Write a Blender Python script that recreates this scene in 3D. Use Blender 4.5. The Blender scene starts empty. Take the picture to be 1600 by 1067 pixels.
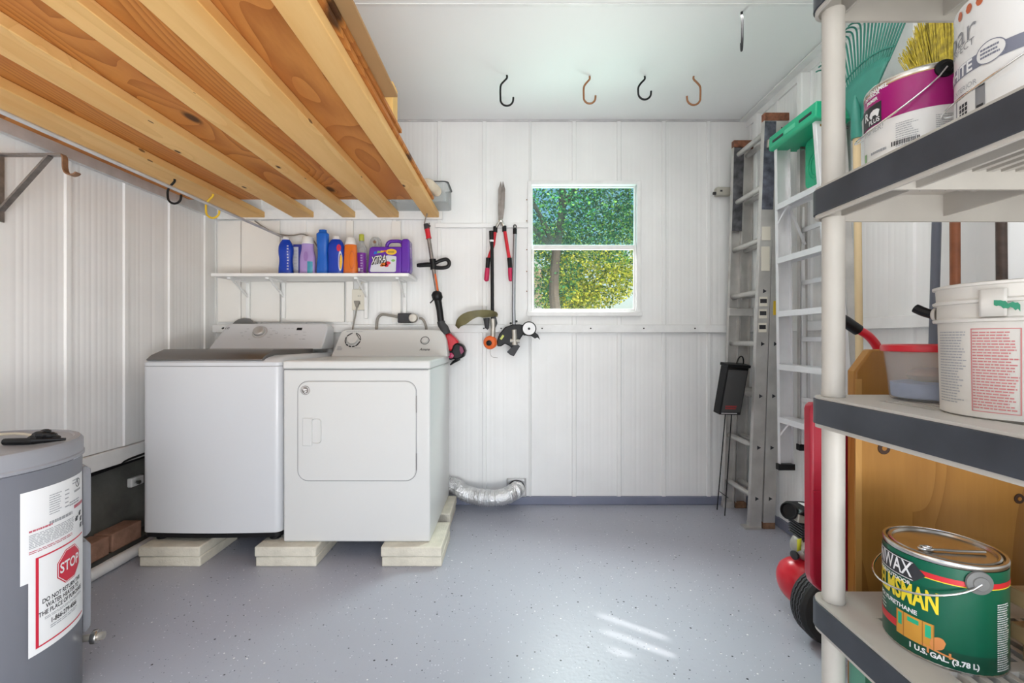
import bpy, bmesh, math, random
from mathutils import Vector, Matrix
random.seed(7)
C = bpy.context.scene
COL = C.collection
PI = math.pi
F = 700.0; HX = 800.0; HY = 530.0; EYE = 1.12      # focal length in px, vanishing point, eye height

# ---------------------------------------------------------------- camera
cam = bpy.data.cameras.new('camera'); cam_o = bpy.data.objects.new('camera', cam); COL.objects.link(cam_o)
cam_o.location = (0, 0, EYE); cam_o.rotation_euler = (PI/2, 0, 0)
cam.sensor_width = 36; cam.lens = F/1600*36; cam.shift_x = 0; cam.shift_y = -3.5/1600; cam.clip_start = .02; cam.clip_end = 200
C.camera = cam_o
# ---------------------------------------------------------------- sky, sun, daylight in the doorway, exposure
w = bpy.data.worlds.new('world'); C.world = w; w.use_nodes = True
nt = w.node_tree; bg = nt.nodes['Background']
sky = nt.nodes.new('ShaderNodeTexSky'); sky.sky_type = 'NISHITA'; sky.sun_disc = False
sky.sun_elevation = math.radians(50); sky.sun_rotation = math.radians(123); sky.air_density = 1.0; sky.dust_density = 3.0
nt.links.new(sky.outputs[0], bg.inputs[0]); bg.inputs[1].default_value = 0.30
sun = bpy.data.lights.new('sun', 'SUN'); sun.energy = 6.0; sun.angle = math.radians(1.1); sun.color = (1, .95, .86)
sun_o = bpy.data.objects.new('sun', sun); COL.objects.link(sun_o)
_d = Vector((-.84*math.cos(math.radians(50)), .54*math.cos(math.radians(50)), -math.sin(math.radians(50))))
sun_o.rotation_euler = _d.to_track_quat('-Z', 'Y').to_euler()
def area(name, loc, target, sx, sy, e, col=(1, 1, 1)):
    l = bpy.data.lights.new(name, 'AREA'); l.shape = 'RECTANGLE'; l.size = sx; l.size_y = sy; l.energy = e; l.color = col
    o = bpy.data.objects.new(name, l); COL.objects.link(o); o.location = loc
    o.rotation_euler = (Vector(target)-Vector(loc)).to_track_quat('-Z', 'Y').to_euler(); return o
area('doorway_daylight', (.1, -1.26, 1.15), (-.9, 3, 1.3), 2.4, 2.2, 25, (.97, .985, 1.0))
area('driveway_bounce', (.75, -1.75, .05), (-1.2, 2.1, 2.5), 2.2, 1.0, 118, (.96, .98, 1.0))
area('ceiling_fill', (1.0, 1.45, 2.595), (1.0, 1.45, 0), .16, 1.2, 6, (1.0, .98, .95))  # added fill light without a fixture, lifts the left wall and right side
area('sky_over_yard', (1.25, 4.7, 4.3), (-.1, 1.9, .3), 4.6, 1.6, 1250, (.95, .98, 1.0))
area('yard_bounce', (1.2, 4.3, .05), (.0, 2.2, 2.6), 4.6, 1.6, 215, (1.0, .99, .95))
C.view_settings.view_transform = 'Standard'; C.view_settings.look = 'None'; C.view_settings.gamma = 1
C.view_settings.use_curve_mapping = False; C.view_settings.exposure = 0.11

# ---------------------------------------------------------------- helpers: pixels to points
def at(px, py, d): return Vector(((px-HX)*d/F, d, EYE+(HY-py)*d/F))
def hit(px, py, O, N):
    r = Vector(((px-HX)/F, 1, (HY-py)/F)); e = Vector((0, 0, EYE))
    return e + r*((Vector(O)-e).dot(N)/r.dot(N))
def cyl_at(px, cx, cy, r):           # angle (0 faces -Y, grows towards +X) and depth where the pixel column meets a cylinder
    m = (px-HX)/F; a = m*m+1; b = -2*(m*cx+cy); c = cx*cx+cy*cy-r*r; D = max(b*b-4*a*c, 0)
    d = (-b-math.sqrt(D))/(2*a); return math.atan2(m*d-cx, cy-d), d

# ---------------------------------------------------------------- helpers: objects
WL = {}
def tag(o, label=None, cat=None, group=None, kind=None):
    if label: o['label'] = label
    if cat: o['category'] = cat
    if group: o['group'] = group
    if kind: o['kind'] = kind
    return o
def thing(name, label, cat, loc=(0, 0, 0), group=None):
    o = bpy.data.objects.new(name, None); COL.objects.link(o); o.location = loc; o.empty_display_size = .05
    WL[o.name] = Vector(loc); return tag(o, label, cat, group)
class MB:
    def __init__(s): s.v = []; s.f = []
    def add(s, vs, fs):
        n = len(s.v); s.v += [Vector(p) for p in vs]; s.f += [tuple(i+n for i in f) for f in fs]; return s
    def box(s, x0, x1, y0, y1, z0, z1, M=None):
        vs = [Vector((x, y, z)) for z in (z0, z1) for y in (y0, y1) for x in (x0, x1)]
        if M is not None: vs = [M @ p for p in vs]
        return s.add(vs, [(0, 2, 3, 1), (4, 5, 7, 6), (0, 1, 5, 4), (2, 6, 7, 3), (0, 4, 6, 2), (1, 3, 7, 5)])
    def beam(s, p, q, w, t, up=(0, 0, 1)):       # rectangular bar from p to q: w across, t along up
        p = Vector(p); q = Vector(q); a = (q-p).normalized(); u = Vector(up); x = a.cross(u).normalized(); u = x.cross(a).normalized()
        vs = [e + x*i*w/2 + u*j*t/2 for e in (p, q) for j in (-1, 1) for i in (-1, 1)]
        return s.add(vs, [(0, 1, 3, 2), (4, 6, 7, 5), (0, 4, 5, 1), (2, 3, 7, 6), (0, 2, 6, 4), (1, 5, 7, 3)])
    def tube(s, pts, r, n=10, closed=False, cap=True):
        pts = [Vector(p) for p in pts]; m = len(pts); R = r if isinstance(r, (list, tuple)) else [r]*m
        T = []
        for i in range(m):
            a = pts[(i-1) % m] if (closed or i) else pts[0]; b = pts[(i+1) % m] if (closed or i < m-1) else pts[-1]
            T.append((b-a).normalized())
        ref = Vector((0, 0, 1)) if abs(T[0].z) < .9 else Vector((1, 0, 0))
        x = T[0].cross(ref).normalized(); base = len(s.v)
        for i in range(m):
            x = (x - T[i]*x.dot(T[i])).normalized(); y = T[i].cross(x)
            for k in range(n):
                a = 2*PI*k/n; s.v.append(pts[i] + (x*math.cos(a)+y*math.sin(a))*R[i])
        for i in range(m if closed else m-1):
            j = (i+1) % m
            for k in range(n):
                l = (k+1) % n; s.f.append((base+i*n+k, base+i*n+l, base+j*n+l, base+j*n+k))
        if cap and not closed:
            s.f.append(tuple(base+k for k in reversed(range(n)))); s.f.append(tuple(base+(m-1)*n+k for k in range(n)))
        return s
    def lathe(s, prof, M, n=40):                 # prof: (radius, height) pairs, spun round the local Z of M
        base = len(s.v); m = len(prof)
        for r, z in prof:
            for k in range(n):
                a = 2*PI*k/n; s.v.append(M @ Vector((max(r, 1e-5)*math.cos(a), max(r, 1e-5)*math.sin(a), z)))
        for i in range(m-1):
            for k in range(n):
                l = (k+1) % n; s.f.append((base+i*n+k, base+i*n+l, base+(i+1)*n+l, base+(i+1)*n+k))
        s.f.append(tuple(base+k for k in reversed(range(n)))); s.f.append(tuple(base+(m-1)*n+k for k in range(n)))
        return s
    def prism(s, poly, fn, t0, t1):              # poly in 2D, fn(u,v,t) -> point
        a = sum(poly[i][0]*poly[(i+1) % len(poly)][1]-poly[(i+1) % len(poly)][0]*poly[i][1] for i in range(len(poly)))
        if a < 0: poly = poly[::-1]
        n = len(poly); vs = [fn(u, v, t0) for u, v in poly] + [fn(u, v, t1) for u, v in poly]
        fs = [tuple(reversed(range(n))), tuple(range(n, 2*n))] + [(i, (i+1) % n, n+(i+1) % n, n+i) for i in range(n)]
        return s.add(vs, fs)
    def ball(s, c, rx, ry, rz, n=16, m=10, M=None):
        c = Vector(c); base = len(s.v)
        for i in range(m+1):
            t = PI*i/m
            for k in range(n):
                a = 2*PI*k/n; p = Vector((rx*math.sin(t)*math.cos(a), ry*math.sin(t)*math.sin(a), rz*math.cos(t)))
                if M is not None: p = M @ p
                s.v.append(c+p)
        for i in range(m):
            for k in range(n):
                l = (k+1) % n; s.f.append((base+i*n+k, base+(i+1)*n+k, base+(i+1)*n+l, base+i*n+l))
        return s
    def grid(s, fn, us, vs_, flip=False):
        base = len(s.v); nv = len(vs_)
        for u in us:
            for v in vs_: s.v.append(Vector(fn(u, v)))
        for i in range(len(us)-1):
            for j in range(nv-1):
                q = (base+i*nv+j, base+(i+1)*nv+j, base+(i+1)*nv+j+1, base+i*nv+j+1); s.f.append(q[::-1] if flip else q)
        return s
    def build(s, name, mat, parent=None, bevel=0, seg=2, angle=35, origin=None, sub=0, solid=0, fix=True):
        o0 = Vector((0, 0, 0))
        if parent is not None: o0 = WL[parent.name]
        elif origin is not None: o0 = Vector(origin)
        me = bpy.data.meshes.new(name)
        me.from_pydata([tuple(p-o0) for p in s.v], [], s.f)
        if fix:
            bm = bmesh.new(); bm.from_mesh(me)
            bmesh.ops.remove_doubles(bm, verts=bm.verts, dist=1e-6)
            bmesh.ops.dissolve_degenerate(bm, dist=1e-7, edges=bm.edges)
            bmesh.ops.recalc_face_normals(bm, faces=bm.faces); bm.to_mesh(me); bm.free()
        me.polygons.foreach_set('use_smooth', [True]*len(me.polygons)); me.set_sharp_from_angle(angle=math.radians(angle))
        me.materials.append(mat)
        o = bpy.data.objects.new(name, me); COL.objects.link(o)
        if parent is not None: o.parent = parent
        elif origin is not None: o.location = origin
        WL[o.name] = o0
        if solid:
            m = o.modifiers.new('solid', 'SOLIDIFY'); m.thickness = solid; m.offset = 0
        if bevel:
            m = o.modifiers.new('bevel', 'BEVEL'); m.width = bevel; m.segments = seg; m.limit_method = 'ANGLE'; m.angle_limit = math.radians(40)
        if sub:
            m = o.modifiers.new('sub', 'SUBSURF'); m.levels = sub; m.render_levels = sub
        return o
def struct(name, mb, mat, parent=None, **k):
    o = mb.build(name, mat, parent, **k)
    if parent is None: o['kind'] = 'structure'
    return o
def copy_tree(o, loc, label=None, group=None):
    r = o.copy(); COL.objects.link(r); r.location = loc; WL[r.name] = Vector(loc)
    if label: r['label'] = label
    if group: r['group'] = group
    for ch in list(o.children):
        c = ch.copy(); COL.objects.link(c); c.parent = r; WL[c.name] = Vector(loc)
        for g in list(ch.children):
            d = g.copy(); COL.objects.link(d); d.parent = c; WL[d.name] = Vector(loc)
    return r
# text: letters as flat faces in (u, v); fn maps them to the surface they are printed on
def letters(txt, size, fn, bold=0.0, align='CENTER', shear=0.0, sx=1.0, res=3, mb=None):
    cu = bpy.data.curves.new('t', 'FONT'); cu.body = txt; cu.size = size; cu.align_x = align; cu.align_y = 'CENTER'
    cu.offset = bold*size; cu.resolution_u = res; cu.shear = shear; cu.fill_mode = 'BOTH'
    ob = bpy.data.objects.new('t', cu); COL.objects.link(ob); dg = bpy.context.evaluated_depsgraph_get()
    me = ob.evaluated_get(dg).to_mesh(); mb = mb or MB()
    mb.add([fn(v.co.x*sx, v.co.y) for v in me.vertices], [tuple(p.vertices) for p in me.polygons])
    ob.evaluated_get(dg).to_mesh_clear(); bpy.data.objects.remove(ob); bpy.data.curves.remove(cu); return mb
def plane_fn(O, U, V, off=.0008):
    O = Vector(O); U = Vector(U).normalized(); V = Vector(V).normalized(); N = U.cross(V)
    return lambda u, v, t=0: O+U*u+V*v+N*(off+t)
def cyl_fn(cx, cy, r, phi0, z0, off=.001):
    return lambda u, v, t=0: Vector((cx+(r+off+t)*math.sin(phi0+u/r), cy-(r+off+t)*math.cos(phi0+u/r), z0+v))
def patch(fn, u0, u1, v0, v1, mb=None, n=12, ny=1):
    mb = mb or MB(); return mb.grid(lambda u, v: fn(u, v), [u0+(u1-u0)*i/n for i in range(n+1)], [v0+(v1-v0)*i/ny for i in range(ny+1)])
def lines(fn, u0, u1, v0, v1, rows, fill=.55, mb=None, ragged=.25, words=True, seed=1):   # rows of unreadably small print
    rnd = random.Random(seed); mb = mb or MB(); h = (v1-v0)/rows
    for i in range(rows):
        b = v0+h*i+h*(1-fill)/2; e = u1-(u1-u0)*ragged*rnd.random(); x = u0
        while x < e-.0005:
            wd = (u1-u0)*rnd.uniform(.05, .16); q = min(x+wd, e); patch(fn, x, q, b, b+h*fill, mb, 2); x = q+(u1-u0)*.018
    return mb
def rrect(x0, x1, y0, y1, r, n=6):
    out = []
    for cx, cy, a in ((x1-r, y1-r, 0), (x0+r, y1-r, 90), (x0+r, y0+r, 180), (x1-r, y0+r, 270)):
        for i in range(n+1):
            t = math.radians(a+90*i/n); out.append((cx+r*math.cos(t), cy+r*math.sin(t)))
    return out
def ringpoly(fn, outer, inner, mb=None):         # flat ring between two loops with equal counts
    mb = mb or MB(); n = len(outer); return mb.add([fn(*p) for p in outer]+[fn(*p) for p in inner], [(i, (i+1) % n, n+(i+1) % n, n+i) for i in range(n)])
def circ(r, n=32, cx=0, cy=0, a0=0, a1=2*PI):
    full = abs(a1-a0-2*PI) < 1e-6; m = n if full else n+1
    return [(cx+r*math.cos(a0+(a1-a0)*i/n), cy+r*math.sin(a0+(a1-a0)*i/n)) for i in range(m)]
def T(x, y, z): return Matrix.Translation((x, y, z))
def align(p, d):                                  # matrix at p whose Z runs along d
    return T(*p) @ Vector(d).to_track_quat('Z', 'Y').to_matrix().to_4x4()
def smooth_path(pts, n=6):
    P = [Vector(p) for p in pts]; P = [P[0]*2-P[1]]+P+[P[-1]*2-P[-2]]; out = []
    for i in range(1, len(P)-2):
        a, b, c, d = P[i-1:i+3]
        for k in range(n):
            t = k/n; out.append(.5*((2*b)+(c-a)*t+(2*a-5*b+4*c-d)*t*t+(3*b-a-3*c+d)*t**3))
    return out+[P[-2]]

# ---------------------------------------------------------------- materials
def mat(name, col, rough=.5, metal=0, spec=.5, var=0, vscale=8, bump=0, bscale=60, trans=0, coat=0, ior=1.45):
    m = bpy.data.materials.new(name); m.use_nodes = True; n = m.node_tree; b = n.nodes['Principled BSDF']
    b.inputs['Base Color'].default_value = (*col, 1); b.inputs['Roughness'].default_value = rough; b.inputs['Metallic'].default_value = metal
    b.inputs['Specular IOR Level'].default_value = spec; b.inputs['Coat Weight'].default_value = coat; b.inputs['Transmission Weight'].default_value = trans; b.inputs['IOR'].default_value = ior
    tc = n.nodes.new('ShaderNodeTexCoord')
    if var:
        no = n.nodes.new('ShaderNodeTexNoise'); no.inputs['Scale'].default_value = vscale; no.inputs['Detail'].default_value = 6
        n.links.new(tc.outputs['Object'], no.inputs['Vector'])
        r = n.nodes.new('ShaderNodeValToRGB'); r.color_ramp.elements[0].position = .3; r.color_ramp.elements[1].position = .7
        r.color_ramp.elements[0].color = (*[c*(1-var) for c in col], 1); r.color_ramp.elements[1].color = (*[min(1, c*(1+var*.6)) for c in col], 1)
        n.links.new(no.outputs['Fac'], r.inputs['Fac']); n.links.new(r.outputs['Color'], b.inputs['Base Color'])
    if bump:
        no = n.nodes.new('ShaderNodeTexNoise'); no.inputs['Scale'].default_value = bscale; no.inputs['Detail'].default_value = 4
        n.links.new(tc.outputs['Object'], no.inputs['Vector']); bp = n.nodes.new('ShaderNodeBump'); bp.inputs['Strength'].default_value = bump; bp.inputs['Distance'].default_value = .01
        n.links.new(no.outputs['Fac'], bp.inputs['Height']); n.links.new(bp.outputs['Normal'], b.inputs['Normal'])
    return m
def wood(name, base, dark, knot=(.09, .035, .012), axis='Y', ring=9, stretch=.1, kn=2.2, figure=1.0, rough=.55, seed=0.0, kthr=.1, scale=3.2, mid=None, specks=0):
    m = bpy.data.materials.new(name); m.use_nodes = True; n = m.node_tree; b = n.nodes['Principled BSDF']; b.inputs['Roughness'].default_value = rough
    b.inputs['Specular IOR Level'].default_value = .25
    L = n.links.new; N = n.nodes.new
    def math_(op, a=None, v=None, c=None):
        q = N('ShaderNodeMath'); q.operation = op
        if a is not None: L(a, q.inputs[0])
        if v is not None:
            if hasattr(v, 'default_value') or hasattr(v, 'links'): L(v, q.inputs[1])
            else: q.inputs[1].default_value = v
        if c is not None:
            if hasattr(c, 'links'): L(c, q.inputs[2])
            else: q.inputs[2].default_value = c
        return q.outputs[0]
    def st(k): return {'X': (k, 1, 1), 'Y': (1, k, 1), 'Z': (1, 1, k)}[axis]
    tc = N('ShaderNodeTexCoord'); mp = N('ShaderNodeMapping'); mp.inputs['Scale'].default_value = st(stretch)
    mp.inputs['Location'].default_value = (seed, seed*1.7, seed*.6); L(tc.outputs['Object'], mp.inputs['Vector'])
    big = N('ShaderNodeTexNoise'); big.inputs['Scale'].default_value = scale; big.inputs['Detail'].default_value = 1.6; big.inputs['Roughness'].default_value = .42; big.inputs['Distortion'].default_value = .5; L(mp.outputs[0], big.inputs['Vector'])
    # knots pull the grain contours around them
    mp2 = N('ShaderNodeMapping'); mp2.inputs['Scale'].default_value = st(.45); mp2.inputs['Location'].default_value = (seed*3, seed, seed*2); L(tc.outputs['Object'], mp2.inputs['Vector'])
    vo = N('ShaderNodeTexVoronoi'); vo.voronoi_dimensions = '2D' if axis == 'Y' else '3D'; vo.inputs['Scale'].default_value = kn; L(mp2.outputs[0], vo.inputs['Vector'])
    kr = N('ShaderNodeMapRange'); kr.inputs['From Min'].default_value = kthr*.5; kr.inputs['From Max'].default_value = kthr; kr.inputs['To Min'].default_value = 1; kr.inputs['To Max'].default_value = 0; L(vo.outputs['Distance'], kr.inputs['Value'])
    halo = N('ShaderNodeMapRange'); halo.inputs['From Min'].default_value = kthr*.5; halo.inputs['From Max'].default_value = kthr*5; halo.inputs['To Min'].default_value = .22; halo.inputs['To Max'].default_value = 0; L(vo.outputs['Distance'], halo.inputs['Value'])
    field = math_('ADD', big.outputs['Fac'], halo.outputs['Result'])
    pp = math_('FRACT', math_('MULTIPLY', field, ring*2.4))
    pw = math_('POWER', pp, 2.2)
    fine = N('ShaderNodeTexNoise'); fine.inputs['Scale'].default_value = 90; fine.inputs['Detail'].default_value = 5; L(mp.outputs[0], fine.inputs['Vector'])
    f2 = math_('MULTIPLY', fine.outputs['Fac'], .38)
    a = math_('MULTIPLY_ADD', pw, .62*figure, f2)
    mx = N('ShaderNodeMix'); mx.data_type = 'RGBA'; mx.inputs['A'].default_value = (*base, 1); mx.inputs['B'].default_value = (*dark, 1); L(a, mx.inputs['Factor'])
    out = mx.outputs['Result']
    if mid:          # broad tonal streaks along the board
        md = N('ShaderNodeTexNoise'); md.inputs['Scale'].default_value = scale*1.7; md.inputs['Detail'].default_value = 3
        mp3 = N('ShaderNodeMapping'); mp3.inputs['Scale'].default_value = st(stretch*1.6); mp3.inputs['Location'].default_value = (seed*5, seed*.3, seed); L(tc.outputs['Object'], mp3.inputs['Vector']); L(mp3.outputs[0], md.inputs['Vector'])
        mr = N('ShaderNodeMapRange'); mr.inputs['From Min'].default_value = .46; mr.inputs['From Max'].default_value = .68; L(md.outputs['Fac'], mr.inputs['Value'])
        m2 = N('ShaderNodeMix'); m2.data_type = 'RGBA'; L(out, m2.inputs['A']); m2.inputs['B'].default_value = (*mid, 1); L(math_('MULTIPLY', mr.outputs['Result'], .75), m2.inputs['Factor']); out = m2.outputs['Result']
    if specks:       # short dark dents along the grain
        mp4 = N('ShaderNodeMapping'); mp4.inputs['Scale'].default_value = st(.3); L(tc.outputs['Object'], mp4.inputs['Vector'])
        v4 = N('ShaderNodeTexVoronoi'); v4.inputs['Scale'].default_value = 13; L(mp4.outputs[0], v4.inputs['Vector'])
        s4 = N('ShaderNodeSeparateColor'); L(v4.outputs['Color'], s4.inputs[0])
        k4 = math_('MULTIPLY', math_('LESS_THAN', v4.outputs['Distance'], .07), math_('GREATER_THAN', s4.outputs['Red'], 1-specks))
        m4 = N('ShaderNodeMix'); m4.data_type = 'RGBA'; L(out, m4.inputs['A']); m4.inputs['B'].default_value = (*knot, 1); L(math_('MULTIPLY', k4, .8), m4.inputs['Factor']); out = m4.outputs['Result']
    mk = N('ShaderNodeMix'); mk.data_type = 'RGBA'; mk.inputs['B'].default_value = (*knot, 1); L(out, mk.inputs['A']); L(kr.outputs['Result'], mk.inputs['Factor'])
    L(mk.outputs['Result'], b.inputs['Base Color'])
    bp = N('ShaderNodeBump'); bp.inputs['Strength'].default_value = .12; bp.inputs['Distance'].default_value = .003; L(a, bp.inputs['Height']); L(bp.outputs['Normal'], b.inputs['Normal'])
    return m
M = {}
M['wall'] = mat('wall_paint', (.87, .87, .86), .42, var=.05, vscale=2.5)
M['ceil'] = mat('ceiling_paint', (.905, .91, .905), .5, var=.02, vscale=1.2)
M['trim'] = mat('trim_paint', (.85, .85, .84), .4, var=.06, vscale=14)
M['steel_trim'] = mat('galvanised_trim', (.62, .62, .62), .42, metal=.35, var=.15, vscale=12)
M['board'] = mat('patch_board', (.86, .84, .80), .55, var=.03, vscale=4)
M['app'] = mat('appliance_white', (.62, .63, .65), .35, coat=.1)
M['app2'] = mat('dryer_white', (.635, .635, .62), .38, coat=.12)
M['grey_line'] = mat('grey_gap', (.25, .25, .26), .6)
M['print'] = mat('print_grey', (.35, .36, .38), .6)
M['silver'] = mat('brushed_silver', (.22, .21, .205), .30, metal=.9)
M['dialm'] = mat('dial_silver', (.55, .54, .53), .35, metal=.6)
M['midgrey'] = mat('mid_grey_plastic', (.17, .17, .165), .5)
M['lidglass'] = mat('lid_glass', (.16, .13, .12), .12)
M['black'] = mat('black_plastic', (.009, .009, .010), .42, spec=.3)
M['blackm'] = mat('black_metal', (.012, .012, .013), .38, metal=.2, spec=.35)
M['dark'] = mat('dark_grey_plastic', (.042, .042, .046), .5, spec=.35)
M['alu'] = mat('aluminium', (.60, .585, .56), .42, metal=.55, var=.18, vscale=9)
M['alub'] = mat('bright_aluminium', (.80, .80, .81), .38, metal=.35, var=.06, vscale=9)
M['chrome'] = mat('chrome', (.75, .75, .75), .18, metal=1)
M['tin'] = mat('tin', (.62, .60, .56), .25, metal=1, var=.2, vscale=20)
M['foil'] = mat('foil', (.82, .82, .82), .3, metal=.9, bump=.8, bscale=90)
M['paver'] = mat('paver_concrete', (.66, .62, .52), .85, var=.14, vscale=16, bump=.35, bscale=120)
M['brick'] = mat('brick', (.42, .24, .17), .9, var=.25, vscale=18, bump=.5, bscale=70)
M['conc'] = mat('dark_concrete', (.17, .17, .155), .9, var=.35, vscale=5, bump=.3, bscale=40)
M['pvc'] = mat('pvc', (.78, .78, .78), .35, var=.06, vscale=20)
M['heater'] = mat('heater_enamel', (.17, .175, .20), .35, coat=.1)
M['heater2'] = mat('heater_cover', (.28, .285, .31), .35)
M['paper'] = mat('paper', (.86, .86, .86), .45)
M['red'] = mat('red_ink', (.62, .02, .05), .4)
M['ink'] = mat('black_ink', (.03, .03, .035), .5)
M['redp'] = mat('red_plastic', (.60, .015, .03), .28)
M['redpaint'] = mat('red_paint', (.42, .012, .035), .3, var=.12, vscale=6)
M['orange'] = mat('orange_plastic', (.75, .13, .02), .3)
M['olive'] = mat('olive_plastic', (.17, .15, .07), .5, var=.2, vscale=20)
M['rust'] = mat('rusty_steel', (.30, .17, .10), .55, metal=.4, var=.4, vscale=30)
M['steel'] = mat('worn_steel', (.28, .25, .23), .4, metal=.7, var=.35, vscale=25)
M['copperhook'] = mat('brown_vinyl', (.33, .14, .06), .45)
M['yellow'] = mat('yellow_vinyl', (.78, .52, .03), .4)
M['card'] = mat('cardboard', (.43, .25, .105), .75, var=.1, vscale=5)
M['cardy'] = mat('tan_card', (.80, .50, .16), .65, var=.06, vscale=5)
M['cloth'] = mat('pale_cloth', (.72, .62, .48), .9, var=.15, vscale=10)
M['resin'] = mat('shelf_resin', (.53, .50, .45), .45, var=.05, vscale=12)
M['strip'] = mat('shelf_strip', (.045, .05, .062), .42, var=.3, vscale=10)
M['gtop'] = mat('green_plastic', (.02, .42, .22), .38)
M['rakeg'] = mat('teal_plastic', (.035, .22, .17), .45, var=.1, vscale=20)
M['pailw'] = mat('pail_plastic', (.66, .63, .58), .5, var=.07, vscale=9)
M['cream'] = mat('cream_plate', (.74, .70, .60), .45)
M['greycord'] = mat('grey_cord', (.26, .24, .21), .5)
M['rubber'] = mat('rubber', (.022, .022, .022), .75, bump=.2, bscale=80)
M['castalu'] = mat('cast_aluminium', (.50, .47, .42), .4, metal=.6, var=.2, vscale=20)
M['hose'] = mat('rubber_hose', (.13, .115, .09), .6)
M['joist'] = wood('joist_wood', (.86, .545, .22), (.68, .38, .12), ring=3.5, stretch=.09, kn=3.4, figure=.6, seed=3.1, kthr=.036, scale=4.5, mid=(.74, .38, .11), specks=.5)
M['ply'] = wood('plywood', (.66, .275, .065), (.34, .105, .02), ring=8, stretch=.20, kn=2.3, figure=1.1, seed=1.3, kthr=.062, scale=3.0, mid=(.50, .17, .04), specks=.3)
M['pine'] = wood('varnished_pine', (.46, .225, .052), (.26, .105, .02), axis='Z', ring=5, stretch=.1, kn=1.9, figure=.8, rough=.3, seed=5.5, kthr=.03)
M['pineedge'] = wood('pine_edge', (.60, .33, .10), (.45, .22, .06), axis='Z', ring=3, kn=1, figure=.4, kthr=.01)
M['boards'] = wood('board_wood', (.55, .37, .19), (.36, .2, .08), ring=4, kn=1, figure=.6, kthr=.01)
M['palew'] = wood('pale_handle', (.68, .54, .33), (.58, .42, .22), axis='Z', ring=3, kn=1, figure=.4, kthr=.01)
M['brownw'] = mat('brown_handle', (.23, .075, .03), .4, var=.2, vscale=20)
def glassy(name, col, alpha, rough=.05):          # thin clear sheet: mostly see-through, part gloss
    m = bpy.data.materials.new(name); m.use_nodes = True; n = m.node_tree; n.nodes.clear(); N = n.nodes.new
    o = N('ShaderNodeOutputMaterial'); t = N('ShaderNodeBsdfTransparent'); t.inputs[0].default_value = (*col, 1)
    p = N('ShaderNodeBsdfPrincipled'); p.inputs['Base Color'].default_value = (.75, .8, .8, 1); p.inputs['Roughness'].default_value = rough
    x = N('ShaderNodeMixShader'); x.inputs[0].default_value = alpha; n.links.new(t.outputs[0], x.inputs[1]); n.links.new(p.outputs[0], x.inputs[2]); n.links.new(x.outputs[0], o.inputs[0]); return m
M['glass_up'] = glassy('pane_teal_reflection', (.64, .80, .77), .045)  # teal reflection painted in as a tint of the upper pane
M['glass_lo'] = glassy('pane_dusty', (.95, .97, .94), .035)
M['clear'] = glassy('clear_plastic', (.86, .86, .86), .28, .2)
M['tub'] = glassy('tub_plastic', (.93, .90, .90), .20, .3)
def floor_mat():
    m = bpy.data.materials.new('epoxy_floor'); m.use_nodes = True; n = m.node_tree; b = n.nodes['Principled BSDF']; N = n.nodes.new; L = n.links.new
    b.inputs['Roughness'].default_value = .36
    tc = N('ShaderNodeTexCoord'); no = N('ShaderNodeTexNoise'); no.inputs['Scale'].default_value = 1.6; no.inputs['Detail'].default_value = 5; L(tc.outputs['Object'], no.inputs['Vector'])
    base = N('ShaderNodeMix'); base.data_type = 'RGBA'; base.inputs['A'].default_value = (.36, .37, .435, 1); base.inputs['B'].default_value = (.42, .43, .485, 1); L(no.outputs['Fac'], base.inputs['Factor'])
    dens = N('ShaderNodeTexNoise'); dens.inputs['Scale'].default_value = 2.6; L(tc.outputs['Object'], dens.inputs['Vector'])
    prev = base.outputs['Result']
    for sc, col, pick, rad in ((46, (.010, .010, .014), .62, .19), (40, (.80, .80, .78), .66, .15), (85, (.66, .67, .72), .52, .22), (95, (.09, .09, .13), .62, .20)):
        v = N('ShaderNodeTexVoronoi'); v.inputs['Scale'].default_value = sc; L(tc.outputs['Object'], v.inputs['Vector'])
        sp = N('ShaderNodeSeparateColor'); L(v.outputs['Color'], sp.inputs[0])
        ad = N('ShaderNodeMath'); ad.operation = 'MULTIPLY_ADD'; ad.inputs[1].default_value = .5; L(dens.outputs['Fac'], ad.inputs[0]); L(sp.outputs['Red'], ad.inputs[2])
        g = N('ShaderNodeMath'); g.operation = 'GREATER_THAN'; g.inputs[1].default_value = pick+.32; L(ad.outputs[0], g.inputs[0])
        rr = N('ShaderNodeMath'); rr.operation = 'MULTIPLY'; rr.inputs[1].default_value = rad; L(sp.outputs['Green'], rr.inputs[0])
        l = N('ShaderNodeMath'); l.operation = 'LESS_THAN'; L(v.outputs['Distance'], l.inputs[0]); L(rr.outputs[0], l.inputs[1])
        mm = N('ShaderNodeMath'); mm.operation = 'MULTIPLY'; L(g.outputs[0], mm.inputs[0]); L(l.outputs[0], mm.inputs[1])
        x = N('ShaderNodeMix'); x.data_type = 'RGBA'; x.inputs['B'].default_value = (*col, 1); L(prev, x.inputs['A']); L(mm.outputs[0], x.inputs['Factor']); prev = x.outputs['Result']
    L(prev, b.inputs['Base Color'])
    bp = N('ShaderNodeBump'); bp.inputs['Strength'].default_value = .06; bp.inputs['Distance'].default_value = .01
    n2 = N('ShaderNodeTexNoise'); n2.inputs['Scale'].default_value = 60; L(tc.outputs['Object'], n2.inputs['Vector']); L(n2.outputs['Fac'], bp.inputs['Height']); L(bp.outputs['Normal'], b.inputs['Normal'])
    return m
M['floor'] = floor_mat()
M['curb'] = mat('curb_paint', (.20, .215, .29), .4, var=.1, vscale=8)
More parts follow.
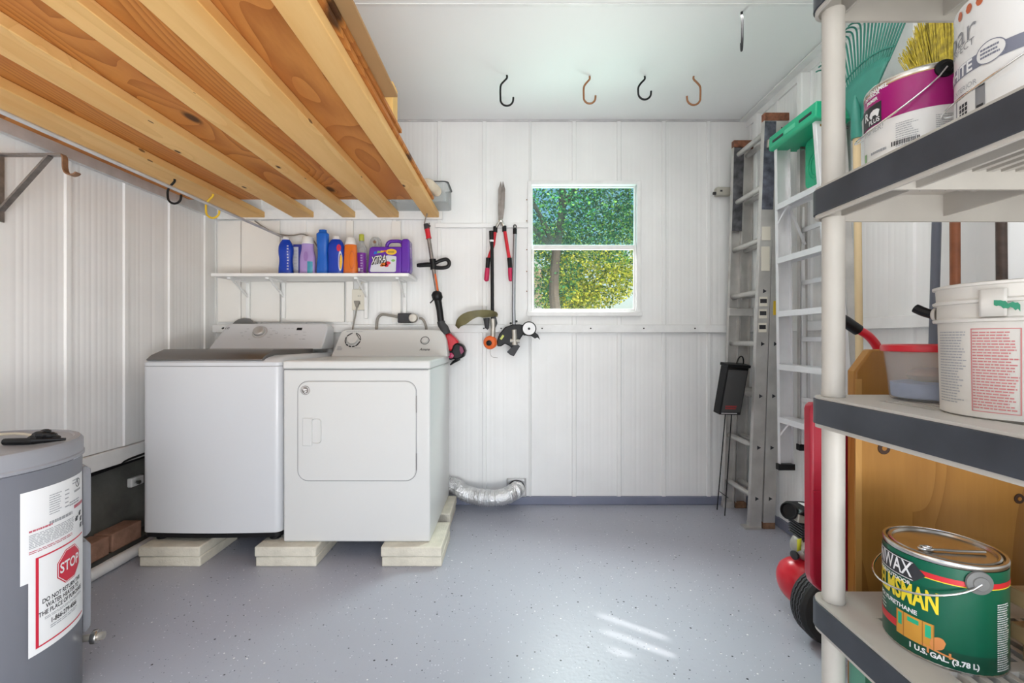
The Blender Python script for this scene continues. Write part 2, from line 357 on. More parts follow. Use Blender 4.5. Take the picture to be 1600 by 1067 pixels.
def leaf_mat(name, cols):
    m = bpy.data.materials.new(name); m.use_nodes = True; n = m.node_tree; n.nodes.clear(); N = n.nodes.new; L = n.links.new
    o = N('ShaderNodeOutputMaterial'); g = N('ShaderNodeNewGeometry'); r = N('ShaderNodeValToRGB')
    r.color_ramp.elements[0].color = (*cols[0], 1); r.color_ramp.elements[1].color = (*cols[-1], 1)
    for i, c in enumerate(cols[1:-1]): e = r.color_ramp.elements.new((i+1)/(len(cols)-1)); e.color = (*c, 1)
    L(g.outputs['Random Per Island'], r.inputs['Fac'])
    d = N('ShaderNodeBsdfDiffuse'); t = N('ShaderNodeBsdfTranslucent'); L(r.outputs[0], d.inputs[0]); L(r.outputs[0], t.inputs[0])
    x = N('ShaderNodeMixShader'); x.inputs[0].default_value = .45; L(d.outputs[0], x.inputs[1]); L(t.outputs[0], x.inputs[2]); L(x.outputs[0], o.inputs[0]); return m
M['leaf_g'] = leaf_mat('leaf_green', [(.006, .05, .028), (.018, .11, .05), (.06, .22, .07), (.32, .46, .09)])  # last ramp stop paints sunlit highlights into some leaves
M['leaf_y'] = leaf_mat('leaf_yellow_green', [(.04, .12, .02), (.22, .32, .03), (.55, .58, .06), (.90, .82, .14)])  # bright yellows paint sunlight into the leaf colour
M['bark'] = mat('bark', (.05, .038, .028), .9, var=.4, vscale=12, bump=.6, bscale=20)
M['ground'] = mat('pale_ground', (.42, .40, .34), .95, var=.2, vscale=1.5)
M['drive'] = mat('pale_drive', (.45, .44, .42), .9, var=.1, vscale=2)
M['block'] = mat('tan_block', (.52, .40, .28), .9, var=.15, vscale=4)
# ================================================================ the setting
XL, XR, YB, YF, ZC = -2.02, 1.605, 3.05, -1.2, 2.61
WX0, WX1, WZ0, WZ1 = .112, .866, 1.296, 2.186
def ribs(u0, u1, phase):
    out = [(u0, 0.0), (u1, 0.0)]; k = math.floor((u0-phase)/.305)
    while phase+k*.305 < u1:
        b = phase+k*.305
        for du, o in ((-.016, 0), (-.012, .009), (.010, .009), (.0125, .003), (.016, 0)): out.append((b+du, o))
        for j in range(9):
            c = b+.034+.0285*j+random.uniform(-.004, .004); dp = random.choice((.0001, .0003, .0005, .0008))
            for du, o in ((-.006, 0), (-.002, -dp), (.002, -dp), (.006, 0)): out.append((c+du, o))
        k += 1
    out = [(u, o) for u, o in out if u0 <= u <= u1]; out.sort(); res = []
    for u, o in out:
        if not res or u-res[-1][0] > 1e-4: res.append((u, o))
    return res
def ribbed(mb, fn, u0, u1, z0, z1, phase):
    p = ribs(u0, u1, phase); base = len(mb.v)
    for u, o in p: mb.v.append(fn(u, z0, o)); mb.v.append(fn(u, z1, o))
    for i in range(len(p)-1): a = base+2*i; mb.f.append((a, a+2, a+3, a+1))
def fb(u, z, o): return Vector((u, YB-o, z))
def fl(u, z, o): return Vector((XL+o, u, z))
def fr(u, z, o): return Vector((XR-o, u, z))
b = MB(); PH = -.187
for x0, x1, z0, z1 in ((XL, WX0, .05, ZC), (WX0, WX1, .05, WZ0), (WX0, WX1, WZ1, ZC), (WX1, XR, .05, ZC)): ribbed(b, fb, x0, x1, z0, z1, PH)
b.box(XL-.15, WX0, YB+.012, YB+.06, 0, ZC+.05); b.box(WX1, XR+.15, YB+.012, YB+.06, 0, ZC+.05); b.box(WX0, WX1, YB+.012, YB+.06, 0, WZ0); b.box(WX0, WX1, YB+.012, YB+.06, WZ1, ZC+.05)
struct('wall_back', b, M['wall'], fix=False, angle=20)
b = MB(); ribbed(b, fl, YF, YB, .566, ZC, -.1); b.box(XL-.15, XL-.012, YF, YB, .48, ZC+.05)
struct('wall_left', b, M['wall'], fix=False, angle=20)
# right wall, with an unseen slatted opening added to stripe the floor with sun
VY0, VY1, VZ0, VZ1 = .56, 1.06, 1.45, 1.86
b = MB()
for y0, y1, z0, z1 in ((YF, VY0, .05, ZC), (VY0, VY1, .05, VZ0), (VY0, VY1, VZ1, ZC), (VY1, YB, .05, ZC)):
    ribbed(b, fr, y0, y1, z0, z1, .27); b.box(XR+.012, XR+.06, y0, y1, 0 if z0 < .1 else z0, z1)
b.box(XR+.012, XR+.06, YF, YB+.06, ZC, ZC+.05)
struct('wall_right', b, M['wall'], fix=False, angle=20)
b = MB(); n = 5
sw = (VY1-VY0)/n
for i in range(n+1): b.box(XR-.004, XR+.03, VY0+i*sw-.03, VY0+i*sw+.03, VZ0, VZ1)
b.box(XR-.004, XR+.03, VY0, VY1, VZ0-.02, VZ0); b.box(XR-.004, XR+.03, VY0, VY1, VZ1, VZ1+.02)
struct('stripe_slats', b, M['trim'])  # added slats, shaped only to cut the sun into stripes
b = MB(); b.box(XL-.15, -1.75, YF-.06, YF, 0, ZC); b.box(1.4, XR+.06, YF-.06, YF, 0, ZC); b.box(-1.75, 1.4, YF-.06, YF, 2.3, ZC)
struct('wall_front', b, M['wall'])
b = MB(); b.box(XL-.15, XR+.06, YF-.06, YB+.06, ZC, ZC+.04)
struct('ceiling', b, M['ceil'])
b = MB(); b.box(XL-.15, XR+.06, YF-.06, YB+.06, -.08, 0)
struct('floor', b, M['floor'])
b = MB(); b.box(-40, 40, YB+.3, 60, -.3, -.12); b.box(-40, 40, -40, YF-.1, -.3, -.085)
struct('ground', b, M['ground'])
b = MB(); b.box(XL-.012, XR, YB-.022, YB+.01, 0, .053)
struct('baseboard_back', b, M['curb'], bevel=.004)
b = MB(); b.box(XR-.02, XR+.01, YF, YB-.022, 0, .053)
struct('baseboard_right', b, M['curb'], bevel=.004)
# low recessed concrete under the left wall, its sill beam
b = MB(); b.box(XL-.15, XL-.10, YF, YB, 0, .49); b.box(XL-.10, XL, YF, YB, 0, .045)
struct('baseboard_left', b, M['conc'])
b = MB(); b.box(XL-.10, XL+.012, YF, YB, .481, .562)
struct('trim_1', b, M['trim'], bevel=.004)
# girts
b = MB(); b.box(XL, XR, YB-.030, YB-.004, 1.165, 1.217)
tr2 = struct('trim_2', b, M['trim'], bevel=.003)
for px in (783, 847, 923, 1006, 1086, 756): p = at(px, 513, 3.02); MB().lathe([(.0055, 0), (.0045, .002), (0, .002)], align((p.x, YB-.0301, p.z), (0, -1, 0)), 8).build('screw', M['black'], tr2)
b = MB(); b.box(-.52, WX0, YB-.022, YB-.004, 1.875, 1.905)
struct('trim_3', b, M['wall'], bevel=.003)
b = MB(); b.box(XR-.030, XR-.004, YF, YB, 1.165, 1.217)
struct('trim_4', b, M['trim'], bevel=.003)
# ceiling angles and panel joint
b = MB(); b.box(XR-.012, XR, YF, YB, ZC-.055, ZC-.004); b.box(XR-.06, XR-.012, YF, YB, ZC-.012, ZC-.004)
struct('trim_5', b, M['trim'])
b = MB(); b.box(XL, XR-.06, YB-.012, YB, ZC-.010, ZC)
struct('trim_6', b, M['steel_trim'])
b = MB(); b.box(XL, XR, 1.985, 2.0, ZC-.004, ZC-.0005)
struct('trim_7', b, M['trim'])
b = MB()
for y in (.55, 1.42, 2.42, 2.86): b.box(XR-.055, XR-.001, y-.022, y+.022, .055, ZC-.056)
struct('trim_8', b, M['wall'], bevel=.006)
# flat boards patched over the ribs above the washer
b = MB(); zz = lambda y: EYE+(HY-y)*3.03/F; xx = lambda x: (x-HX)*3.03/F
b.box(xx(340), xx(376), YB-.020, YB-.011, zz(503), zz(345)); b.box(xx(377), xx(437), YB-.020, YB-.011, zz(503), zz(345))
b.box(xx(441), xx(538), YB-.024, YB-.011, zz(503), zz(441)); b.box(xx(541), xx(552), YB-.024, YB-.011, zz(503), zz(345)); b.box(xx(612), xx(626), YB-.018, YB-.011, zz(503), zz(345))
struct('trim_9', b, M['board'], bevel=.0015)
# ledgers the loft hangs on
b = MB(); b.box(XL, -.47, YB-.030, YB-.010, 1.93, 1.995)
struct('trim_10', b, M['trim'])
b = MB(); b.box(XL+.010, XL+.034, YF, YB-.03, 1.93, 1.995)
struct('trim_11', b, M['steel_trim'])
# window: frame, sashes, panes
def wp(px, py): return at(px, py, 3.03)
b = MB()
def frame(mb, x0, x1, z0, z1, w, y0, y1, wt=None, wb=None):
    wt = wt or w; wb = wb or w
    mb.box(x0, x0+w, y0, y1, z0, z1); mb.box(x1-w, x1, y0, y1, z0, z1); mb.box(x0+w, x1-w, y0, y1, z1-wt, z1); mb.box(x0+w, x1-w, y0, y1, z0, z0+wb)
frame(b, WX0-.006, WX1+.006, WZ0-.012, WZ1+.006, .026, YB-.02, YB+.055, .024, .03)
wf = struct('window_1', b, M['trim'], bevel=.002)
for px, py in [(x, 283.5) for x in (826, 846, 868, 890, 912, 936, 958, 980, 998)]+[(1000.5, y) for y in (310, 340, 372, 412, 440, 470)]+[(823, y) for y in (312, 345, 390, 424, 455)]: p = at(px, py, 3.04); MB().lathe([(.0045, 0), (.0035, .002), (0, .002)], align((p.x, YB-.009, p.z), (0, -1, 0)), 7).build('screw', M['rust'], wf)
b = MB(); frame(b, WX0+.020, WX1-.020, 1.742, WZ1-.018, .010, YB+.018, YB+.04, .008, .024); u = b.build('upper_sash', M['trim'], wf, bevel=.002)
b = MB(); frame(b, WX0+.024, WX1-.024, WZ0+.018, 1.760, .014, YB-.006, YB+.016, .03, .012); l = b.build('lower_sash', M['trim'], wf, bevel=.002)
b = MB(); b.box(WX0+.028, WX1-.028, YB+.028, YB+.031, 1.76, WZ1-.024); b.build('pane', M['glass_up'], u)
b = MB(); b.box(WX0+.036, WX1-.036, YB+.004, YB+.007, WZ0+.028, 1.735); b.build('pane', M['glass_lo'], l)
b = MB(); b.box(WX0-.012, WX1+.012, YB-.034, YB-.020, WZ0-.020, WZ0+.008); b.build('sill', M['trim'], wf, bevel=.002)

# ================================================================ outside the window
def tree(label, x, y, h, tr, crown, nleaf, lm, seed, size=.06, lean=0):
    rnd = random.Random(seed); t = thing('shade_tree', label, 'tree', (x, y, -.12))
    p = [(x+lean*k/6+rnd.uniform(-.06, .06), y+rnd.uniform(-.05, .05), -.12+h*.72*k/6) for k in range(7)]
    b = MB().tube(smooth_path(p, 3), [tr*(1-.6*i/18) for i in range(19)], 10); b.build('trunk', M['bark'], t)
    for k in range(6):
        q = Vector(p[4+k % 3]); a = rnd.uniform(0, 2*PI); L = rnd.uniform(.9, 1.7)
        e = q+Vector((math.cos(a)*L, math.sin(a)*L*.6, rnd.uniform(.5, 1.2))); m = (q+e)/2+Vector((0, 0, .12))
        MB().tube(smooth_path([q, m, e], 4), [tr*.42*(1-.09*i) for i in range(9)], 7).build('branch', M['bark'], t)
    b = MB()
    for (cx, cy, cz, rx, ry, rz, n) in crown:
        for _ in range(int(n*nleaf)):
            while True:
                v = Vector((rnd.uniform(-1, 1), rnd.uniform(-1, 1), rnd.uniform(-1, 1)))
                if .25 < v.length < 1: break
            c = Vector((cx+v.x*rx, cy+v.y*ry, cz+v.z*rz)); s = size*rnd.uniform(.6, 1.3)
            a = Vector((rnd.uniform(-1, 1), rnd.uniform(-1, 1), rnd.uniform(-.8, .4))).normalized()
            n_ = Vector((rnd.uniform(-1, 1), rnd.uniform(-1, .3), rnd.uniform(0, 1))).normalized(); sd = a.cross(n_).normalized()*s*.36
            b.add([c, c+a*s*.5+sd, c+a*s, c+a*s*.5-sd], [(0, 1, 2, 3)])
    o = b.build('foliage', lm, t, fix=False); return t
tree('broad tree with dark green foliage filling the upper window pane', .66, 6.4, 5.2, .105, [(.7, 6.5, 3.35, 1.5, .8, 1.0, 1.0), (1.5, 6.6, 2.9, .9, .6, .7, .35), (-.6, 6.5, 3.3, 1.0, .7, 1.0, .3), (.4, 6.8, 2.2, .7, .5, .7, .28)], 15000, M['leaf_g'], 3, .043)
tree('sunlit yellow-green tree in the lower window pane', .98, 9.4, 3.6, .13, [(1.6, 9.2, 2.4, 1.0, .6, .7, .9), (1.05, 9.0, 1.95, .75, .5, .5, .6), (2.4, 9.4, 3.0, .7, .6, 1.0, .4), (.8, 9.4, 3.0, 1.0, .6, .6, .35)], 8500, M['leaf_y'], 8, .06, .15)
hs = thing('neighbouring_house', 'tan block house corner low at the left of the window view', 'house', (-1.2, 8.0, -.12))
MB().box(-3.2, .50, 7.6, 8.2, -.12, 2.32).build('wall', M['block'], hs); MB().box(-3.25, .53, 7.54, 8.2, -.12, 1.70).build('base_course', M['drive'], hs); MB().box(-3.4, .46, 7.5, 8.22, 2.32, 2.42).build('roof_edge', M['trim'], hs)

# ================================================================ storage loft under the ceiling
lf = thing('storage_loft', 'long wooden storage loft of joists and plywood above the washer and dryer', 'loft', (-1.2, 2.0, 1.94))
JZ0, JZ1 = 1.94, 1.978; LY0 = .25
for x0, x1 in ((-1.86, -1.665), (-1.475, -1.335), (-1.142, -1.055), (-.905, -.762), (-.585, -.492)):
    b = MB(); n = 10
    b.box(x0, x1, LY0, YB-.032, JZ0, JZ1); b.build('joist', M['joist'], lf, bevel=.003)
MB().box(-2.0, -.480, LY0, 2.755, JZ1+.001, JZ1+.018).build('deck', M['ply'], lf, bevel=.001)
MB().box(-2.0, -.472, LY0, 1.92, JZ1+.024, JZ1+.040).build('upper_deck', M['ply'], lf, bevel=.001)
MB().box(-2.0, -.52, LY0, 1.92, JZ1+.018, JZ1+.024).build('spacer', M['ply'], lf)
ZD = JZ1+.041
b = MB(); b.box(-1.1, -.425, .5, 1.665, ZD, ZD+.009)
tag(b.build('fibreboard_sheet', M['card'], None, origin=(-.76, 1.1, ZD)), 'thin brown fibreboard sheet overhanging the loft edge', 'board')
t = thing('cardboard_box', 'tan yellow cardboard box standing on the loft behind the brown sheet', 'box', (-.6, 1.86, ZD))
MB().box(-.72, -.485, 1.825, 1.90, ZD, 2.172).build('carton', M['cardy'], t, bevel=.003); MB().box(-.72, -.485, 1.862, 1.866, 2.1721, 2.1727).build('flap_seam', M['card'], t)
b = MB(); b.box(-.66, -.535, .9, 1.045, ZD+.010, ZD+.05)
tag(b.build('timber_offcut', M['palew'], None, origin=(-.6, .97, ZD+.010), bevel=.003), 'short pale timber offcut lying on the brown sheet on the loft', 'wood')
t = thing('clear_bin', 'clear plastic bin at the far end of the loft', 'bin', (-.6, 2.9, JZ1+.001))
fn = lambda u, v, tt: Vector((u, v, tt))
o = rrect(-.78, -.402, 2.79, 3.0, .03); i_ = rrect(-.776, -.406, 2.794, 2.996, .027); b = MB(); z0, z1 = JZ1+.001, 2.102
ringpoly(lambda u, v: Vector((u, v, z1)), o, i_, b); n = len(o)
b.add([Vector((x, y, z)) for z in (z0, z1) for x, y in o], [(k, (k+1) % n, n+(k+1) % n, n+k) for k in range(n)])
b.add([Vector((x, y, z)) for z in (z0+.003, z1) for x, y in i_], [(k, n+k, n+(k+1) % n, (k+1) % n) for k in range(n)])
b.add([Vector((x, y, z0)) for x, y in o], [tuple(range(n))]); b.build('tub', M['clear'], t, fix=True)
b = MB(); ringpoly(lambda u, v: Vector((u, v, z1+.001)), rrect(-.785, -.397, 2.785, 3.005, .03), rrect(-.772, -.41, 2.798, 2.992, .026), b); b.build('rim', M['dark'], t, solid=.004)
tag(MB().tube(smooth_path([(-.50, 2.60, 2.03), (-.49, 2.68, 2.04), (-.47, 2.74, 2.035), (-.455, 2.775, 2.02)], 6), [.02, .028, .03, .032, .033, .034, .034, .034, .033, .032, .032, .031, .031, .03, .03, .029, .028, .025, .018], 12).build('rolled_cloth', M['cloth'], None, origin=(-.48, 2.7, 1.998)), 'pale rolled cloth on the loft in front of the clear bin', 'cloth')

# ================================================================ hooks
def hook(name, label, top, w, h, m, flip=1, ang=0, r=.0055, group=None, open_=1.0):
    top = Vector(top); ca, sa = math.cos(ang), math.sin(ang)
    pts = [(0, .012), (0, -.005), (-.012, -.02), (-.42*w, -.045), (-.5*w, -.075), (-.5*w, -h+.055)]
    n = 9; R = w/2
    pts = [(0, .006), (.0, -.012), (-.3*w, -.035), (-.5*w, -.06), (-.5*w, -h+R)] + [(-R*math.cos(PI*i/n), -h+R-R*math.sin(PI*i/n)) for i in range(1, n+1)] + [(R*1.02, -h+R+.012*open_)]
    P = [top+Vector((u*ca*flip, u*sa*flip, v)) for u, v in pts]
    o = MB().tube(smooth_path(P, 3), r, 8).build(name, m, None, origin=top); return tag(o, label, 'hook', group)
hook('ceiling_hook', 'black screw hook in the ceiling, leftmost of the row of four', (-.029, 2.53, ZC-.004), .072, .168, M['blackm'], 1)
hook('ceiling_hook', 'brown screw hook in the ceiling beside the leftmost black one', (.44, 2.54, ZC-.004), .066, .150, M['copperhook'], 1)
hook('ceiling_hook', 'small black screw hook in the ceiling between two brown ones', (.752, 2.54, ZC-.004), .072, .127, M['blackm'], 1)
hook('ceiling_hook', 'brown screw hook in the ceiling facing left, rightmost of the row of four', (1.03, 2.54, ZC-.004), .075, .158, M['copperhook'], -1)
hook('ceiling_hook', 'grey screw hook seen edge-on, nearest in the ceiling by the shelf post', (1.046, 2.04, ZC-.004), .075, .165, M['dark'], 1, 1.15)
hook('loft_hook', 'black screw hook under the loft near the left wall', (-1.73, 2.296, JZ0), .068, .125, M['blackm'], 1)
hook('loft_hook', 'yellow vinyl screw hook under the loft by the back corner', (-1.69, 2.53, JZ0), .075, .135, M['yellow'], 1)
# thin pole under the loft, strapped to a joist beyond the frame
t = thing('conduit_pole', 'thin grey pole running under the loft towards the blue bottle', 'pole', (-1.526, 2.1, 1.80))
MB().tube([(-1.526, 1.15, 1.80), (-1.526, 3.018, 1.80)], .0075, 12).build('tube', M['steel_trim'], t)
MB().tube([(-1.526, 1.2, 1.787), (-1.512, 1.2, 1.80), (-1.46, 1.2, 1.9402)], .004, 6).build('hanger', M['steel'], t)
# cable drooping along the back wall over the bottles
tag(MB().tube(smooth_path([at(398, 345, 3.005), at(412, 355, 3.0), at(432, 365, 3.0), at(455, 368, 3.0), at(474, 366, 3.0), at(488, 374, 3.0), at(497, 388, 3.0), at(503, 405, 3.0), at(512, 424, 3.01)], 5), .0045, 8).build('cable', M['greycord'], None, origin=at(455, 368, 3.0)), 'thin grey cable drooping along the back wall behind the bottles', 'cable')
# iron bracket on the left wall
t = thing('wall_bracket', 'rusty iron bracket with hooked end on the left wall', 'bracket', (XL, 1.755, 1.7))
MB().box(XL+.012, XL+.018, 1.742, 1.768, 1.58, 1.85).build('wall_plate', M['steel'], t, bevel=.001)
MB().box(XL+.018, -1.757, 1.742, 1.768, 1.838, 1.845).build('arm', M['steel'], t, bevel=.001)
MB().beam((XL+.018, 1.755, 1.625), (-1.81, 1.755, 1.838), .022, .008, (1, 0, -1)).build('brace', M['steel'], t)
hp = smooth_path([(-1.760, 1.755, 1.842), (-1.752, 1.755, 1.83), (-1.751, 1.755, 1.795), (-1.744, 1.755, 1.772), (-1.727, 1.755, 1.762), (-1.708, 1.755, 1.765), (-1.700, 1.755, 1.772)], 4)
b = MB()
for i in range(len(hp)-1): b.beam(hp[i], hp[i+1]+(hp[i+1]-hp[i])*.05, .022, .005, (.3, 0, 1) if abs((hp[i+1]-hp[i]).normalized().z) < .8 else (1, 0, .1))
b.build('hook_end', M['rust'], t)

# ================================================================ pavers
pv = None
def paver(x, y, z, w, d, label):
    global pv
    b = MB().box(x, x+w, y, y+d, z, z+.049); o = b.build('paver', M['paver'], None, bevel=.006, origin=(x+w/2, y+d/2, z)); return tag(o, label, 'paver', 'concrete pavers under the appliances')
for x, y, w, wh in ((-1.835, 2.205, .30, 'washer front left corner'), (-1.263, 2.205, .30, 'gap of washer and dryer'), (-.642, 2.205, .296, 'dryer front right corner')):
    paver(x, y, 0, w, .305, 'cream concrete paver on the floor under the '+wh); paver(x-.004, y-.004, .0495, w+.003, .305, 'cream concrete paver, upper of the pair under the '+wh)
for x, wh in ((-.664, 'dryer back right corner'),):
    paver(x, 2.63, 0, .296, .305, 'cream concrete paver on the floor under the '+wh); paver(x+.006, 2.625, .0495, .296, .305, 'cream concrete paver, upper of the pair under the '+wh)

# ================================================================ washer
WX, WW = -1.876, -1.170; WY0, WY1 = 2.265, 2.965
wa = thing('washing_machine', 'white top-loading washing machine with round silver dial on pavers', 'washer', ((WX+WW)/2, 2.6, .0985))
def bowed(x0, x1, y0, y1, bow, r=.035, n=14):
    pts = []
    for i in range(7): a = math.radians(180+90*i/6); pts.append((x0+r+r*math.cos(a), y0+r+r*math.sin(a)))
    for i in range(1, n): u = i/n; pts.append((x0+r+(x1-x0-2*r)*u, y0-bow*math.sin(PI*u)))
    for i in range(7): a = math.radians(270+90*i/6); pts.append((x1-r+r*math.cos(a), y0+r+r*math.sin(a)))
    return pts+[(x1, y1), (x0, y1)]
zf = lambda u, v, tt: Vector((u, v, tt))
MB().prism(bowed(WX, WW, WY0, WY1, .012), zf, .142, .983).build('cabinet', M['app'], wa, bevel=.003)
MB().prism(bowed(WX+.004, WW-.004, WY0+.004, WY1-.004, .012), zf, .118, .142).build('toe_kick', M['black'], wa, bevel=.003)
for fx, fy in ((-1.80, 2.31), (-1.22, 2.31), (-1.80, 2.9), (-1.22, 2.9)):
    MB().lathe([(.022, .0985), (.026, .101), (.026, .110), (.012, .112), (.012, .120)], T(fx, fy, 0), 20).build('foot', M['black'], wa)
MB().prism(bowed(WX+.006, WW-.006, WY0+.006, WY1-.004, .011), zf, .983, .9855).build('seam', M['grey_line'], wa)
# top cover: front rises and slopes back
b = MB(); base = bowed(WX, WW, WY0, WY1, .012); n = len(base)
def inset(pts, f, z, b_):
    cx = sum(p[0] for p in pts)/len(pts); return [Vector((p[0]+(cx-p[0])*f, max(p[1]+(2.965-p[1])*b_, 0), z)) for p in pts]
rings = [inset(base, 0, .9855, 0), inset(base, 0, 1.002, 0), inset(base, .012, 1.014, .02), inset(base, .04, 1.026, .06), inset(base, .075, 1.036, .14)]
for rg in rings: b.v += rg
for k in range(4):
    for i in range(n): b.f.append((k*n+i, k*n+(i+1) % n, (k+1)*n+(i+1) % n, (k+1)*n+i))
b.f.append(tuple(4*n+i for i in range(n))); b.f.append(tuple(reversed(range(n)))); b.build('top_cover', M['app'], wa)
# lid with silver front lip and dark glass
ld = MB(); prof = [(2.258, 1.018), (2.262, 1.012), (2.30, 1.010), (2.76, 1.040), (2.76, 1.064), (2.335, 1.0675), (2.285, 1.040)]
b = MB(); m = len(prof); xs0 = [-1.846, -1.846, -1.846, -1.80, -1.80, -1.815, -1.842]; xs1 = [-1.262, -1.262, -1.25, -1.225, -1.225, -1.238, -1.256]
b.add([Vector((xs0[i], *prof[i])) for i in range(m)]+[Vector((xs1[i], *prof[i])) for i in range(m)], [tuple(range(m)), tuple(range(2*m-1, m-1, -1))]+[(i, m+i, m+(i+1) % m, (i+1) % m) for i in range(m)])
lid = b.build('lid', M['silver'], wa, bevel=.003)
MB().add([(-1.795, 2.345, 1.0672), (-1.25, 2.345, 1.0672), (-1.24, 2.74, 1.0655), (-1.79, 2.74, 1.0655)], [(0, 1, 2, 3)]).build('lid_glass', M['lidglass'], lid)
# console
CO = Vector((0, 2.76, 1.058)); CU = Vector((1, 0, 0)); CV = Vector((0, .115, .163)).normalized(); CN = CU.cross(CV)
def con(pts, y_back, mb):        # pts: outline on the slanted face (x, height) ; extruded back to y_back
    n = len(pts); f = [CO+CU*x+CV*v for x, v in pts]; k = [Vector((p.x, max(y_back, p.y), p.z)) for p in f]
    return mb.add(f+k, [tuple(range(n)), tuple(reversed(range(n, 2*n)))]+[(i, n+i, n+(i+1) % n, (i+1) % n) for i in range(n)])
cpts = [(-1.872, 0), (-1.176, 0), (-1.174, .05)]+[(-1.214+.04*math.cos(math.radians(a)), .150+.048*math.sin(math.radians(a))) for a in range(0, 91, 15)]+[(-1.80+.03*math.cos(math.radians(a)), .172+.026*math.sin(math.radians(a))) for a in range(90, 151, 15)]
cons = con(cpts, 2.955, MB()).build('console', M['app'], wa, bevel=.008, seg=3)
cf = plane_fn(CO, CU, CV, .0012)
def conuv(px, py): p = hit(px, py, CO, CN)-CO; return p.dot(CU), p.dot(CV)
ku, kv = conuv(406, 519); km = align(CO+CU*ku+CV*kv, CN)
MB().lathe([(.046, 0), (.046, .002), (.043, .003), (.0415, .003)], km, 40).build('dial_ring', M['dialm'], cons)
MB().lathe([(.040, .003), (.040, .0042)], km, 40).build('dial_base', M['app'], cons)
MB().lathe([(.036, .004), (.035, .018), (.032, .0225), (.028, .0245), (.0, .025)], km, 40).build('dial', M['dialm'], cons)
u, v = conuv(468, 514); patch(cf, u-.017, u+.017, v-.010, v+.010).build('display', M['black'], cons)
b = MB(); u, v = conuv(348.5, 513); b.add([cf(u+x, v+y) for x, y in circ(.0085, 24)], [tuple(range(24))]); letters('LG', .022, lambda a, c: cf(u+.028+a, v+c), .02, mb=b); b.build('logo', M['ink'], cons)
b = MB(); rnd = random.Random(4)
for px, py in ((378, 520), (380, 525), (388, 514), (390, 530), (385, 518), (424, 513), (428, 517), (424, 523), (420, 527), (433, 521), (446, 513), (452, 513), (458, 513), (446, 524), (453, 524), (463, 523), (476, 519), (476, 524), (446, 528), (470, 530)):
    u, v = conuv(px, py); patch(cf, u-.010, u+.010*rnd.uniform(.2, 1), v-.0014, v+.0014, b, 1)
b.build('printed_marks', M['print'], cons)
b = MB(); u, v = conuv(432, 520); ringpoly(cf, circ(.008, 20, u, v), circ(.0066, 20, u, v), b); u, v = conuv(475, 530); patch(cf, u-.012, u+.006, v-.002, v+.003, b); b.build('button_marks', M['print'], cons)
# grey round lid/hose behind the washer
tag(MB().lathe([(.088, 0), (.094, .004), (.094, .012), (.088, .016), (.0, .018)], align((-1.785, 2.995, 1.166), (0, -1, 0)), 48).build('round_disc', M['midgrey'], None, origin=(-1.785, 2.99, 1.06)), 'grey round disc standing on the wall ledge behind the washer', 'disc')

# ================================================================ dryer
DX0, DX1, DY0, DY1 = -1.152, -.412, 2.255, 2.93
dr = thing('clothes_dryer', 'white front-loading clothes dryer with square door on pavers', 'dryer', ((DX0+DX1)/2, 2.6, .0985))
MB().box(DX0, DX1, DY0, DY1, .0992, .9688).build('cabinet', M['app2'], dr, bevel=.010, seg=4)
MB().box(DX0+.006, DX1-.010, DY0-.0012, DY0+.02, .9645, .9688).build('seam', M['grey_line'], dr)
MB().box(DX0-.002, DX1+.002, DY0-.004, DY1, .969, 1.012).build('top_panel', M['app2'], dr, bevel=.010, seg=4)
df = plane_fn((0, DY0, 0), (1, 0, 0), (0, 0, 1), .0)
def duv(px, py): p = at(px, py, DY0); return p.x, p.z
x0, z1 = duv(466, 596); x1, z0 = duv(650, 750.5); R = .052
b = MB(); ringpoly(lambda u, v: df(u, v, .0006), rrect(x0-.004, x1+.004, z0-.004, z1+.004, R+.004), rrect(x0-.001, x1+.001, z0-.001, z1+.001, R+.001), b); b.build('door_gap', M['grey_line'], dr)
door = MB().prism(rrect(x0, x1, z0, z1, R, 8), lambda u, v, tt: df(u, v, tt), -.001, .006).build('door', M['app2'], dr, bevel=.003)
hx0, hz1 = duv(474.5, 652.5); hx1, hz0 = duv(503.5, 695.5); xm = (hx0+hx1)/2-.004
MB().prism([(hx0, hz0), (xm+.004, hz0), (xm+.004, hz1), (hx0, hz1)], lambda u, v, tt: df(u, v, tt), .006, .016).build('handle', M['app2'], door, bevel=.003)
b = MB(); pr = rrect(xm-.002, hx1, hz0+.010, hz1-.004, .018, 6); pi = rrect(xm+.003, hx1-.005, hz0+.014, hz1-.008, .014, 6)
n = len(pr); b.add([df(u, v, .0062) for u, v in pr]+[df(u, v, .0135) for u, v in [(a*.5+c*.5, d_*.5+e*.5) for (a, d_), (c, e) in zip(pr, pi)]]+[df(u, v, .0066) for u, v in pi], [(k*n+i, k*n+(i+1) % n, (k+1)*n+(i+1) % n, (k+1)*n+i) for k in range(2) for i in range(n)]+[tuple(2*n+i for i in range(n))]); b.build('handle_cup', M['app2'], door)
u, v = duv(478, 609.5)
bd = MB().lathe([(.023, 0), (.023, .0015), (.021, .0025), (0, .0025)], align(df(u, v, .006), (0, -1, 0)), 32).build('badge', M['steel'], door)
b = MB(); ringpoly(lambda a, c: df(a, c, .0088), circ(.0195, 28, u, v), circ(.0175, 28, u, v), b)
for k in range(3): b.prism([(u-.013+.004*k, v+.009-.008*k), (u+.009-.002*k, v+.004-.008*k), (u+.009-.002*k, v+.0005-.008*k), (u-.013+.004*k, v+.005-.008*k)], lambda a, c, tt: df(a, c, .0088+tt), 0, .0003)
b.build('badge_mark', M['paper'], bd)
for zc in (duv(0, 632)[1], duv(0, 722)[1]): MB().box(x1+.001, x1+.005, DY0-.005, DY0+.001, zc-.04, zc+.045).build('hinge', M['silver'], door)
